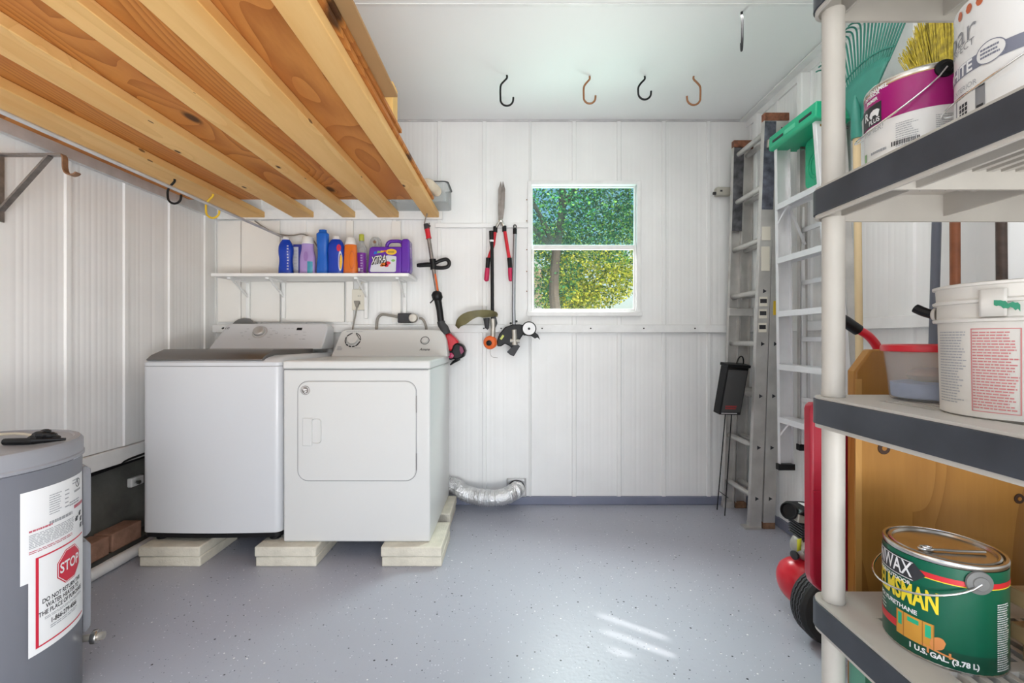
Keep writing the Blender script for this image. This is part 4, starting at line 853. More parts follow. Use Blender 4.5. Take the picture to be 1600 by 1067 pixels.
rr = [.0495 + (.0035 if i % 2 else -.0025)+random.uniform(-.0015, .0015) for i in range(len(pth))]
tag(MB().tube(pth, rr, 26).build('foil_duct', M['foil'], None, origin=at(750, 776, 2.9), angle=80), 'shiny flexible foil duct from behind the dryer to the wall vent', 'duct')

# ================================================================ low left: bricks, pipe, cables, valve
for y0, y1, lab in ((2.06, 2.235, 'reddish brick by the left wall nearest the water heater'), (2.25, 2.43, 'reddish brick by the left wall next to the washer')):
    b = MB().box(XL-.085, XL+.012, y0, y1, .0465, .140); tag(b.build('brick', M['brick'], None, bevel=.006, origin=(XL-.04, (y0+y1)/2, .0465)), lab, 'brick', 'bricks along the left wall')
pp_ = thing('drain_pipe', 'white plastic pipe lying on the floor along the left wall', 'pipe', (-1.945, 2.1, 0))
b = MB().tube([(-1.945, 1.45, .0285), (-1.945, 2.78, .0285)], .0275, 20); b.build('pipe', M['pvc'], pp_); MB().tube([(-1.945, 2.16, .0285), (-1.945, 2.24, .0285)], .0283, 20).build('coupling', M['pvc'], pp_)
tag(MB().tube(smooth_path([(XL+.006, 1.5, .476), (XL-.01, 1.9, .466), (XL-.008, 2.2, .470), (XL+.018, 2.42, .497), (XL+.022, 2.9, .505)], 6), .006, 8).build('cable', M['black'], None, origin=(XL, 2.2, .47)), 'black cable sagging under the left wall sill, upper of two', 'cable')
tag(MB().tube(smooth_path([(XL-.006, 1.5, .458), (XL-.02, 1.9, .452), (XL-.018, 2.25, .462), (XL-.016, 2.6, .470), (XL-.016, 2.9, .472)], 6), .006, 8).build('cable', M['black'], None, origin=(XL, 2.2, .455)), 'black cable along the sill bottom by the left wall, lower of two', 'cable')
q = hit(209, 752, (XL-.09, 0, 0), Vector((1, 0, 0)))
t = thing('hose_valve', 'small pale valve on the dark concrete beside the washer', 'valve', (XL-.1, q.y, q.z))
MB().box(XL-.0995, XL-.072, q.y-.035, q.y+.05, q.z-.025, q.z+.025).build('body', M['trim'], t, bevel=.006); MB().tube([(XL-.074, q.y-.012, q.z), (XL-.045, q.y-.012, q.z)], .010, 10).build('stem', M['chrome'], t)

# ================================================================ water heater
HXc, HYc, HR, HZ = -1.595, 1.285, .262, .812
wh = thing('water_heater', 'grey cylindrical water heater with white label and STOP sticker', 'water heater', (HXc, HYc, 0))
MB().lathe([(HR-.004, 0), (HR, .006), (HR, HZ-.062), (HR-.002, HZ-.06)], T(HXc, HYc, 0), 72).build('tank', M['heater'], wh)
MB().lathe([(HR-.004, HZ-.062), (HR+.006, HZ-.058), (HR+.006, HZ-.050), (HR+.003, HZ-.046), (HR+.003, HZ-.012), (HR-.004, HZ-.002), (HR-.018, HZ), (HR-.022, HZ-.004), (HR-.05, HZ-.004), (0, HZ-.002)], T(HXc, HYc, 0), 72).build('top_cap', M['heater2'], wh)
def hphi(px): return cyl_at(px, HXc, HYc, HR)
p31 = hphi(31)[0]; p43 = hphi(43)[0]; pe = hphi(127)[0]
def hz(px, py): a, d = hphi(px); return EYE+(HY-py)*d/F
hf = lambda off: (lambda u, v, tt=0: Vector((HXc+(HR+off+tt)*math.sin(u), HYc-(HR+off+tt)*math.cos(u), v)))
la = hz(31, 772); lb_ = hz(31, 917)
lab = patch(hf(.001), p31, pe+.02, lb_, la, n=24).build('rating_label', M['paper'], wh)
Wd = pe+.02-p31
def L_(fu, fv): return p31+Wd*fu, lb_+(la-lb_)*fv
b = MB(); f = hf(.0016)
def seg(fu0, fu1, fv0, fv1, mb, n=8): u0, v0 = L_(fu0, fv0); u1, v1 = L_(fu1, fv1); return patch(f, u0, u1, v0, v1, mb, n)
def lin(fu0, fu1, fv0, fv1, rows, mb, fill=.5, sd=1, rg=.25): u0, v0 = L_(fu0, fv0); u1, v1 = L_(fu1, fv1); return lines(f, u0, u1, v0, v1, rows, fill, mb, rg, seed=sd)
lin(.30, .48, .66, .90, 9, b, .35, 2); lin(.52, .60, .66, .90, 5, b, .3, 3); lin(.60, .86, .66, .72, 2, b, .5, 5); lin(.66, .80, .90, .97, 2, b, .4, 7); lin(.30, .66, .55, .60, 1, b, .7, 4, .05)
lin(.08, .70, .36, .52, 9, b, .42, 6, .05); lin(.08, .70, .10, .20, 6, b, .45, 9, .05); seg(.70, .88, .80, .825, b); seg(.10, .16, .02, .1, b)
b.build('printed_text', M['print'], lab)
b = MB(); lin(.08, .68, .22, .34, 6, b, .45, 11, .05); lin(.08, .34, .54, .57, 1, b, .7, 12, 0); lin(.70, .97, .60, .65, 1, b, .8, 13, 0); b.build('red_text', mat('soft_red', (.55, .12, .16), .5), lab)
b = MB()
for fu, fv in ((.76, .46), (.86, .50), (.90, .42), (.9, .34)): seg(fu-.035, fu+.03, fv-.022, fv+.02, b); seg(fu-.02, fu+.045, fv+.01, fv+.034, b)
b.build('pictograms', M['ink'], lab)
b = MB(); u0, v0 = L_(.80, .90); ringpoly(f, [(u0+.024/HR*x, v0+.024*y*.9) for x, y in circ(.62, 20)], [(u0+.024/HR*x, v0+.024*y*.9) for x, y in circ(.5, 20)], b); b.prism([(u0-.02, v0+.008), (u0-.012, v0+.012), (u0+.02, v0-.008), (u0+.012, v0-.012)], lambda u, v, tt: f(u, v, tt), 0, .0002); b.build('round_mark', M['ink'], lab)
sa = hz(43, 868); sb = hz(43, 1030); se = pe+.03
stop = patch(hf(.0024), p43, se, sb, sa, n=24).build('stop_sticker', M['paper'], wh); SW = se-p43; SH = sa-sb; f2 = hf(.003)
b = MB(); bw = .055; m1, m2 = .075, .92
def sp(fu, fv): return p43+SW*fu, sb+SH*fv
for a0, a1, c0, c1 in ((m1, m2, .93, .945), (m1, m2, .055, .07), (m1, m1+.035, .055, .945)): u0, v0 = sp(a0, c0); u1, v1 = sp(a1, c1); patch(f2, u0, u1, v0, v1, b, 14)
b.build('red_border', M['red'], stop)
uc, vc = sp(.57, .715); ro = .052
octo = [(ro*1.04*math.cos(math.radians(22.5+45*i)), ro*1.04*math.sin(math.radians(22.5+45*i))) for i in range(8)]
def dense(poly, k=6): return [(poly[i][0]+(poly[(i+1) % len(poly)][0]-poly[i][0])*j/k, poly[i][1]+(poly[(i+1) % len(poly)][1]-poly[i][1])*j/k) for i in range(len(poly)) for j in range(k)]
def disc_strips(poly, fn, mb, n=14):    # fill a convex outline with upright strips so that it bends with the tank
    xs = sorted({p[0] for p in poly}); x0, x1 = xs[0], xs[-1]
    def span(x):
        ys = []
        for i in range(len(poly)):
            (ax, ay), (bx_, by) = poly[i], poly[(i+1) % len(poly)]
            if min(ax, bx_) <= x <= max(ax, bx_) and abs(ax-bx_) > 1e-9: ys.append(ay+(by-ay)*(x-ax)/(bx_-ax))
        return (min(ys), max(ys)) if ys else (0, 0)
    for i in range(n):
        a = x0+(x1-x0)*(i+.0001)/n; c = x0+(x1-x0)*(i+.9999)/n; s, e = span(a), span(c)
        mb.add([fn(a, s[0]), fn(c, e[0]), fn(c, e[1]), fn(a, s[1])], [(0, 1, 2, 3)])
    return mb
sc_ = lambda u, v: f2(uc+u/HR, vc+v)
sc2 = lambda u, v: hf(.0036)(uc+u/HR, vc+v)
disc_strips(octo, sc_, MB()).build('octagon', M['red'], stop)
b = MB(); ringpoly(sc2, dense([(x*.95, y*.95) for x, y in octo]), dense([(x*.91, y*.91) for x, y in octo]), b); letters('STOP', .042, sc2, .02, sx=.82, mb=b); b.build('stop_word', M['paper'], stop)
b = MB()
for tx, fv, s in (('DO NOT RETURN THIS', .485, .0178), ('WATER HEATER TO', .425, .0178), ('THE PLACE OF PURCHASE', .365, .0178), ('1-866-279-4566', .25, .0198)):
    u0, v0 = sp(.48, fv); letters(tx, s, lambda a, c: f2(u0+a/HR, v0+c), .02, sx=.78, mb=b)
b.build('lettering', M['ink'], stop)
b = MB(); u0, v0 = sp(.18, .295); u1, v1 = sp(.88, .325); lines(f2, u0, u1, v0, v1, 2, .4, b, .1, seed=3); u0, v0 = sp(.25, .175); u1, v1 = sp(.80, .215); lines(f2, u0, u1, v0, v1, 2, .4, b, .3, seed=5); b.build('fine_print', M['print'], stop)
# small bare sticker on the cap, element covers, drain valve, plug on top
a0 = hphi(114)[0]; z0 = hz(122, 714); z1 = hz(122, 699); patch(hf(.0012), a0, a0+.20, z0, z1, n=6).build('small_sticker', mat('pale_sticker', (.62, .65, .72), .5), wh)
for z0, z1 in ((.468, .700), (.150, .452)):
    pt = hphi(130.4)[0]+.03; b = MB(); n = 8
    for i in range(n+1):
        u = pt+.30*i/n
        for r_, dz in ((HR+.002, 0), (HR+.019, .018), (HR+.019, -.018), (HR+.002, 0)): pass
    g = hf(0); o = [(pt, z0+.03), (pt+.03, z0), (pt+.30, z0), (pt+.33, z0+.03), (pt+.33, z1-.03), (pt+.30, z1), (pt+.03, z1), (pt, z1-.03)]; i_ = [(u+(pt+.165-u)*.16, v+((z0+z1)/2-v)*.10) for u, v in o]
    N_ = len(o); b.add([g(u, v, .001) for u, v in o]+[g(u, v, .010) for u, v in o]+[g(u, v, .021) for u, v in i_], [(k*N_+i, k*N_+(i+1) % N_, (k+1)*N_+(i+1) % N_, (k+1)*N_+i) for k in range(2) for i in range(N_)]+[tuple(2*N_+i for i in range(N_))])
    b.build('element_cover', M['heater2'], wh, bevel=.002)
pv_ = hphi(130.4)[0]+.10; q = Vector((HXc+HR*math.sin(pv_), HYc-HR*math.cos(pv_), .128)); dr_ = Vector((.97, .24, .03))
vb = MB().tube([q-dr_*.01, q+dr_*.03, q+dr_*.055], .011, 14).build('drain_valve', M['castalu'], wh)
MB().lathe([(.021, .030), (.022, .033), (.022, .043), (.021, .046)], align(q, dr_), 10).build('valve_collar', M['tin'], vb); MB().lathe([(.012, .050), (.012, .062), (0, .062)], align(q, dr_), 14).build('valve_cap', M['castalu'], vb)
b = MB(); q0 = Vector((-1.455, 1.34, HZ)); b.tube([q0+Vector((-.04, -.02, .006)), q0+Vector((.04, -.015, .007)), q0+Vector((.105, .015, .006))], [.010, .010, .004], 10)
for p, s in (((.045, .0, .022), .020), ((.062, .01, .018), .018), ((.035, -.008, .014), .016), ((.078, .012, .012), .012), ((.05, .01, .03), .013)): b.ball(q0+Vector(p), s*1.2, s*.8, s*.62, 8, 6)
tag(b.build('black_strap', M['black'], None, origin=q0, angle=20), 'crumpled black strap lying on top of the grey water heater', 'strap')
tag(MB().tube(smooth_path([(-1.83, 1.34, HZ+.006), (-1.72, 1.39, HZ+.006), (-1.62, 1.40, HZ+.010), (-1.53, 1.40, HZ+.012), (-1.46, 1.385, HZ+.004)], 6), .0042, 8).build('cable', mat('beige_cord', (.58, .52, .40), .5), None, origin=(-1.6, 1.4, HZ)), 'thin beige cable lying across the top of the water heater', 'cable')
# ================================================================ five-tier resin shelving unit on the right
SX0, SX1, RY0, RY1 = .672, 1.282, .104, 1.018
TIERS = (.094, .547, .994, 1.454, 1.907)
su = thing('shelving_unit', 'beige five-tier resin shelving unit with dark edge strips on the right', 'shelving unit', ((SX0+SX1)/2, (RY0+RY1)/2, 0))
PC = [(.705, .983), (.705, .139), (1.249, .983), (1.249, .139)]
def shelf_tier(zt):
    b = MB(); o = rrect(SX0, SX1, RY0, RY1, .035, 8); i_ = rrect(SX0+.006, SX1-.006, RY0+.006, RY1-.006, .03, 8); n = len(o); zb = zt-.068
    b.add([Vector((x, y, z)) for z in (zb, zt) for x, y in o]+[Vector((x, y, z)) for z in (zb, zt-.008) for x, y in i_],
          [(k, (k+1) % n, n+(k+1) % n, n+k) for k in range(n)]+[(2*n+k, 3*n+k, 3*n+(k+1) % n, 2*n+(k+1) % n) for k in range(n)]+[(k, 2*n+k, 2*n+(k+1) % n, (k+1) % n) for k in range(n)])
    ax0, ax1, ay0, ay1 = SX0+.075, SX1-.075, RY0+.085, RY1-.085
    inner = []
    for (x, y) in o:       # rim of the top plate down to the slotted field
        inner.append((min(max(x, ax0), ax1), min(max(y, ay0), ay1)))
    for z in (zt, zt-.008): b.add([Vector((x, y, z)) for x, y in o]+[Vector((x, y, z)) for x, y in inner], [(k, (k+1) % n, n+(k+1) % n, n+k) for k in range(n)])
    rows = 5; rh = (ay1-ay0)/rows
    for r in range(rows+1): y = ay0+rh*r; b.box(ax0-.004, ax1+.004, y-.012, y+.012, zt-.010, zt-.0004)
    k = 0; x = ax0
    while x < ax1:
        b.box(x-.0055, x+.0055, ay0, ay1, zt-.026, zt-.0008); x += .0265
    for xx_ in (ax0, (ax0+ax1)/2, ax1): b.box(xx_-.003, xx_+.003, RY0+.006, RY1-.006, zb+.012, zt-.008)
    for yy in (RY1-.19, (RY0+RY1)/2, RY0+.19): b.box(SX0+.006, SX1-.006, yy-.003, yy+.003, zb+.010, zt-.008)
    s = b.build('shelf', M['resin'], su, angle=30)
    # dark strip along the long side, round both corners
    pth = [(SX0+.055, RY1), (SX0+.035, RY1)]+[(SX0+.035-.035*math.sin(math.radians(a)), RY1-.035+.035*math.cos(math.radians(a))) for a in range(15, 91, 15)]
    pth += [(SX0, RY0+.035+(RY1-RY0-.07)*(1-q/8)) for q in range(1, 8)]
    pth += [(SX0+.035-.035*math.cos(math.radians(a)), RY0+.035-.035*math.sin(math.radians(a))) for a in range(0, 91, 15)]+[(SX0+.055, RY0)]
    b = MB(); m = len(pth)
    for i, (x, y) in enumerate(pth):
        a = Vector(pth[max(i-1, 0)]); c = Vector(pth[min(i+1, m-1)]); t_ = (c-a).normalized(); nx, ny = (t_.y, -t_.x)
        if (x+nx*.01-SX1)*0+((Vector((x+nx, y+ny))-Vector((1.0, .56))).length < (Vector((x, y))-Vector((1.0, .56))).length): nx, ny = -nx, -ny
        for off, z in ((.0002, zb+.008), (.0035, zb+.009), (.0035, zt-.006), (.0002, zt-.005)): b.v.append(Vector((x+nx*off, y+ny*off, z)))
    for i in range(m-1):
        for k in range(3): b.f.append((i*4+k, (i+1)*4+k, (i+1)*4+k+1, i*4+k+1))
    b.build('edge_strip', M['strip'], s, angle=50)
    return s
for zt in TIERS: shelf_tier(zt)
for (x, y) in PC:
    for z0, z1 in zip((0,)+TIERS[:-1], TIERS):
        zz0 = z0+.0005 if z0 else 0; b = MB().lathe([(.0215, zz0), (.0222, zz0+.002), (.0222, zz0+.010), (.0215, zz0+.012), (.0215, z1-.0685)], T(x, y, 0), 28); b.build('post', M['resin'], su)

# ---------------------------------------------------------------- paint cans
def can(name, label, cx, cy, z0, r, h, wrapm, z_lo=.004, z_hi=.012, tinrim=True, rimm=None, cat='paint can'):
    t = thing(name, label, cat, (cx, cy, z0)); b = MB(); rimm = rimm or M['tin']
    b.lathe([(r-.002, z0+.0006), (r+.001, z0+.001), (r+.001, z0+.004), (r-.0005, z0+.006), (r-.0005, z0+h-.010), (r+.0012, z0+h-.007), (r+.0012, z0+h-.002), (r, z0+h), (r-.004, z0+h), (r-.006, z0+h-.006), (0, z0+h-.006)], T(cx, cy, 0), 64); b.build('body', rimm, t)
    MB().lathe([(r-.0075, z0+h-.0058), (r-.0075, z0+h-.001), (r-.010, z0+h+.0005), (r-.013, z0+h-.001), (r-.015, z0+h-.005), (r-.03, z0+h-.005), (0, z0+h-.0045)], T(cx, cy, 0), 64).build('lid', rimm, t)
    b = MB(); b.grid(lambda u, v: Vector((cx+(r+.0006)*math.sin(u), cy-(r+.0006)*math.cos(u), v)), [2*PI*i/72 for i in range(73)], [z0+.006, z0+h-.010]); w_ = b.build('label_wrap', wrapm, t)
    return t, w_
def bail(t, cx, cy, z, r, phi, sag, m, earm, rear=.013, swing=1):   # ears at phi and phi+pi, wire hanging in front
    e = []
    for a in (phi, phi+PI):
        d = Vector((math.sin(a), -math.cos(a), 0)); p = Vector((cx, cy, z))+d*r
        MB().lathe([(rear, 0), (rear*.96, .003), (rear*.6, .005), (rear*.55, .0065), (0, .007)], align(p, d), 28).build('ear', earm, t); e.append(p+d*.006)
    mid = phi+swing*PI/2; pts = []
    for i in range(25):
        q = i/24; a = phi+swing*PI*q; rr = r+.006+.010*math.sin(PI*q); pts.append(Vector((cx+rr*math.sin(a), cy-rr*math.cos(a), z-sag*math.sin(PI*q)**.8)))
    MB().tube(pts, .0019, 8).build('bail', m, t)
def label_kit(cx, cy, r):
    def ph(px): return cyl_at(px, cx, cy, r)
    def pz(px, py): a, d = ph(px); return a, EYE+(HY-py)*d/F
    return pz
# --- green varnish can, bottom tier
M['gcan'] = mat('can_green', (.002, .105, .055), .3, spec=.35, coat=.12); M['gdark'] = mat('can_dark_green', (.004, .065, .035), .3); M['canyel'] = mat('can_yellow', (.85, .68, .03), .35); M['canred'] = mat('can_red', (.62, .02, .03), .35); M['door'] = mat('picture_door', (.62, .30, .04), .4); M['doord'] = mat('picture_door_dark', (.36, .15, .02), .4); M['chair'] = mat('picture_chair', (.70, .27, .08), .4)
cx, cy, r, h, z0 = .809, .843, .0855, .188, TIERS[1]
t, wr = can('varnish_can', 'green metal varnish can with yellow lettering on the lower shelf', cx, cy, z0, r, h, M['gcan'])
pz = label_kit(cx, cy, r); R1 = r+.0006
def cf_(phi, z, off): return cyl_fn(cx, cy, R1, phi, z, off)
a, _ = pz(1480, 900)
full = cyl_fn(cx, cy, R1, 0, 0, .0004)
phL = a-1.9
def bandm(u0, u1, zlo, zhi, m, name, off=.0004, par=None): f = cyl_fn(cx, cy, R1, 0, z0, off); return patch(f, u0*R1, u1*R1, zlo, zhi, n=30).build(name, m, par or wr)
ax_, zx = pz(1427, 868)        # right end of the maker's name
ay_, zy = pz(1468, 914)        # right end of the yellow word
aN = pz(1440, 872)[0]
bandm(aN-1.9, aN+2.6, .150, .159, M['canred'], 'red_band'); bandm(aN-1.9, aN+2.6, .1485, .1500, M['canyel'], 'yellow_line', .0006)
bandm(aN-1.9, aN+.03, .034, .048, M['canred'], 'lower_red_band', .0006); bandm(aN-1.9, aN+2.6, .004, .034, M['gdark'], 'dark_base', .0003)
f = cyl_fn(cx, cy, R1, aN, z0+.151, .0010); b = MB()
disc_strips([(-.135, -.018), (-.012, -.018), (.006, .0), (-.012, .018), (-.135, .018)], f, b, 16); b.build('banner', M['ink'], wr)
f = cyl_fn(cx, cy, R1, aN, z0+.151, .0014); b = MB()
b.grid(lambda u, v: f(u, v), [-.135+.123*i/12 for i in range(13)], [.0150, .0162]); b.grid(lambda u, v: f(u, v), [-.135+.123*i/12 for i in range(13)], [-.0162, -.0150])
letters('MINWAX', .036, lambda u, v: f(u-.014, v), .015, 'RIGHT', sx=.68, mb=b); b.build('banner_lettering', M['paper'], wr)
f = cyl_fn(cx, cy, R1, ay_, z0+.107, .0012); letters('HELMSMAN', .050, f, .03, 'RIGHT', sx=.50).build('yellow_lettering', M['canyel'], wr)
f = cyl_fn(cx, cy, R1, aN, z0, .0012); letters('INDOOR/OUTDOOR', .0095, lambda u, v: f(u-.016, .1275+v), .03, 'RIGHT').build('small_lettering', M['paper'], wr); letters('POLYURETHANE', .011, lambda u, v: f(u-.006, .0785+v), .03, 'RIGHT').build('white_lettering', M['paper'], wr)
letters('1 U.S. GAL. (3.78 L)', .0125, lambda u, v: f(u+.028, .017+v), .04, 'CENTER', sx=.92).build('volume_lettering', M['paper'], wr); lines(lambda u, v: f(-.085+u, .052+v), 0, .018, 0, .02, 3, .3).build('fine_print', M['paper'], wr)
a0, a1 = pz(1402, 960)[0], pz(1460, 960)[0]; f = cyl_fn(cx, cy, R1, 0, z0, .0009); f3 = cyl_fn(cx, cy, R1, 0, z0, .0012)
zd0, zd1 = .026, .070; patch(f, a0*R1, a1*R1, zd0, zd1).build('picture_door', M['door'], wr); W_ = (a1-a0)*R1; b = MB()
for q0, q1 in ((.0, .02), (.22, .245), (.72, .745), (.98, 1.0)): patch(f3, a0*R1+W_*q0, a0*R1+W_*q1, zd0, zd1, b, 2)
b.build('picture_door_lines', M['doord'], wr); b = MB()
for q0, q1, c0, c1 in ((.06, .18, .044, .066), (.79, .93, .044, .066), (.34, .64, .058, .066)): patch(f3, a0*R1+W_*q0, a0*R1+W_*q1, c0, c1, b, 3)
b.build('picture_panes', M['gtop'], wr)
uc_ = pz(1470, 985)[0]*R1; b = MB(); disc_strips([(uc_-.004+.010*x*1.0+.003*y, .040+.012*y) for x, y in circ(1, 16)], f3, b, 8); b.grid(lambda u, v: f3(uc_-.026+u, .0285-u*.18+v), [0, .015, .03, .045], [0, .003]); b.grid(lambda u, v: f3(uc_-.018+u, v+.018), [0, .003], [0, .012]); b.grid(lambda u, v: f3(uc_+.010+u, v+.020), [0, .003], [0, .010]); b.build('picture_chair', M['chair'], wr)
ab = pz(1557, 900)[0]; b = MB(); lines(lambda u, v: cyl_fn(cx, cy, R1, ab, z0, .0009)(u, v), 0, .03, .01, .125, 30, .45, b); b.build('fine_print', M['paper'], wr)
ea_ = pz(1529, 910)[0]; ze = pz(1529, 910)[1]
bail(t, cx, cy, ze, R1, ea_, .050, M['chrome'], M['midgrey'], .020, -1)
b = MB(); zl = z0+h-.001; b.tube(smooth_path([(cx-.045, cy-.010, zl), (cx-.036, cy-.02, zl), (cx-.02, cy-.022, zl), (cx+.0, cy-.026, zl), (cx+.05, cy-.03, zl)], 5), .0024, 8); b.tube([Vector((cx-.043+.012*math.cos(a*PI/8), cy-.014+.008*math.sin(a*PI/8), zl)) for a in range(16)], .0022, 8, closed=True)
b.build('can_opener', M['chrome'], t)
# --- magenta and white primer can, upper tier
M['mag'] = mat('can_magenta', (.36, .006, .16), .25, coat=.3); M['canw'] = mat('can_white', (.80, .79, .77), .32, coat=.2)
cx, cy, r, h, z0 = .833, .922, .0850, .188, TIERS[3]
t, wr = can('primer_can', 'magenta and white primer can on the upper shelf behind the white can', cx, cy, z0, r, h, M['canw'])
pz = label_kit(cx, cy, r); R1 = r+.0006
f = cyl_fn(cx, cy, R1, 0, z0, .0004); patch(f, -2.6*R1, 2.0*R1, .106, .178, n=40).build('magenta_band', M['mag'], wr)
b = MB(); patch(cyl_fn(cx, cy, R1, 0, z0, .0006), -2.6*R1, 2.0*R1, .1755, .178, b, 40); b.build('gold_line', M['boards'], wr)
def wtext(tx, px, py, s, off=.0008, bold=.01, al='CENTER', sx=1, mb=None, shear=0): a_, z_ = pz(px, py); return letters(tx, s, cyl_fn(cx, cy, R1, a_, z_, off), bold, al, sx=sx, mb=mb, shear=shear)
b = wtext('ENAMEL', 1388, 131, .0110, .03 and .0008, .03, 'RIGHT'); wtext('INTERIOR', 1375, 143, .0095, .0008, .03, 'RIGHT', mb=b); wtext('PRIMER', 1372, 153, .0095, .0008, .03, 'RIGHT', mb=b); b.build('white_lettering', M['paper'], wr)
a_, z_ = pz(1378, 172); f = cyl_fn(cx, cy, R1, a_, z_, .0010); patch(f, -.062, .0, -.022, .020, n=10).build('emblem_square', M['ink'], wr)
f = cyl_fn(cx, cy, R1, a_, z_, .0014); b = MB(); disc_strips([(-.030, -.002), (-.026, .006), (-.018, .009), (-.009, .008), (-.003, .004), (-.005, -.002), (-.006, -.008), (-.010, -.008), (-.012, -.003), (-.020, -.003), (-.021, -.008), (-.026, -.008), (-.027, -.003)], f, b, 16)
letters('R', .024, lambda u, v: f(-.040+u, .002+v), .03, mb=b); letters('PLUS', .013, lambda u, v: f(-.003+u, -.0150+v), .02, 'RIGHT', mb=b); b.build('emblem_mark', M['paper'], wr)
wtext('PRIMER!', 1381, 196, .0150, .0008, -.005, 'RIGHT', shear=.1).build('grey_lettering', M['print'], wr); lines(lambda u, v: cyl_fn(cx, cy, R1, pz(1400, 180)[0], z0, .0008)(u, v), 0, .038, .035, .092, 13, .3, None, .4, seed=4).build('small_print', M['print'], wr)
lines(lambda u, v: cyl_fn(cx, cy, R1, pz(1462, 170)[0], z0, .0008)(u, v), 0, .026, .030, .090, 16, .35, None, .1, seed=6).build('side_print', M['print'], wr); lines(lambda u, v: cyl_fn(cx, cy, R1, pz(1362, 215)[0], z0, .0008)(u, v), 0, .035, .045, .055, 1, .5, None, .1).build('printed_line', M['print'], wr)
a_, z_ = pz(1393, 225); f = cyl_fn(cx, cy, R1, a_, z_-.006, .0008); b = MB(); x = 0
rnd = random.Random(2)
while x < .042: w_ = rnd.uniform(.0006, .002); patch(f, x, x+w_, 0, .009, b, 1); x += w_+rnd.uniform(.0006, .0014)
b.build('barcode', M['ink'], wr)
a_, z_ = pz(1354, 247); patch(cyl_fn(cx, cy, R1, a_, z_, .0008), -.004, .004, -.012, .006).build('green_mark', M['green_ink'], wr)
ea_, ze = pz(1476, 107); bail(t, cx, cy, ze, R1, ea_, .085, M['chrome'], M['black'], .0165, -1)
# --- white paint can in front
cx, cy, r, h, z0 = .849, .724, .0955, .226, TIERS[3]
M['slate'] = mat('slate_ink', (.20, .21, .27), .4); M['lightink'] = mat('light_grey_ink', (.26, .26, .275), .5)
t, wr = can('paint_can', 'white paint can with grey band and oval on the upper shelf nearest the viewer', cx, cy, z0, r, h, M['canw'], rimm=M['canw'])
pz = label_kit(cx, cy, r); R1 = r+.0006
aB, zB = pz(1548, 72); f = cyl_fn(cx, cy, R1, aB, zB, .0006); u0 = (pz(1496, 110)[0]-aB)*R1-.03
b = MB(); b.grid(lambda u, v: f(u, v-.012), [u0+(.16-u0)*i/24 for i in range(25)], [-.011, .011]); b.build('grey_band', M['slate'], wr)
f = cyl_fn(cx, cy, R1, aB, zB, .0010); f4 = cyl_fn(cx, cy, R1, aB, zB, .0013)
b = MB(); disc_strips([(.020*x, .018*y-.008) for x, y in circ(1, 24)], f, b, 14); b.build('oval', M['canw'], wr); b = MB(); ringpoly(f4, [(.020*x, .018*y-.008) for x, y in circ(1, 28)], [(.0185*x, .0166*y-.008) for x, y in circ(1, 28)], b)
lines(f4, -.013, .013, -.016, .002, 3, .55, b, .15, seed=3); b.build('oval_outline', M['slate'], wr)
b = MB(); letters('WHITE', .026, lambda u, v: f(u-.026, v-.0125), .03, 'RIGHT', sx=.9, mb=b); b.build('band_lettering', M['paper'], wr)
aP, zP = pz(1527, 38); fp = cyl_fn(cx, cy, R1, aP, zP, .0008); b = MB(); letters('par', .052, fp, -.004, 'RIGHT', mb=b); aQ, zQ = pz(1524, 62); letters('PERFECT', .017, cyl_fn(cx, cy, R1, aQ, zQ, .0008), -.01, 'RIGHT', mb=b); b.build('grey_lettering', M['lightink'], wr)
aO, zO = pz(1512, 16); fo = cyl_fn(cx, cy, R1, aO, zO, .0008); b = MB()
for q in (-.016, .004, .022): disc_strips([(q+.006*x, .008*y) for x, y in circ(1, 12)], fo, b, 6)
b.build('orange_marks', mat('rust_ink', (.55, .13, .05), .4), wr)
aE, zE = pz(1540, 115); fe = cyl_fn(cx, cy, R1, aE, zE, .0008); b = MB(); letters('EXTERIOR', .012, lambda u, v: fe(u-.012, v-.004), -.005, 'RIGHT', mb=b); lines(lambda u, v: fe(-.062+u, -.078+v), 0, .03, 0, .014, 3, .3, b); b.build('small_lettering', M['print'], wr)
b = MB(); patch(fe, -.060, .0, -.056, -.014, b, 10); b.build('picture_sky', M['lightink'], wr); fe2 = cyl_fn(cx, cy, R1, aE, zE, .0011); b = MB(); patch(fe2, -.054, -.014, -.056, -.017, b, 8); b.build('picture_wall', M['canw'], wr)
fe3 = cyl_fn(cx, cy, R1, aE, zE, .0014); b = MB()
for i in range(3):
    for j in range(3): patch(fe3, -.046+.0065*i, -.041+.0065*i, -.050+.0075*j, -.044+.0075*j, b, 1)
patch(fe3, -.060, .0, -.017, -.013, b, 10); patch(fe3, -.012, -.002, -.050, -.045, b, 2); b.build('picture_window', M['ink'], wr)
bail(t, cx, cy, zB+.006, R1, aB+.95, .075, M['chrome'], M['canw'], .012, -1)

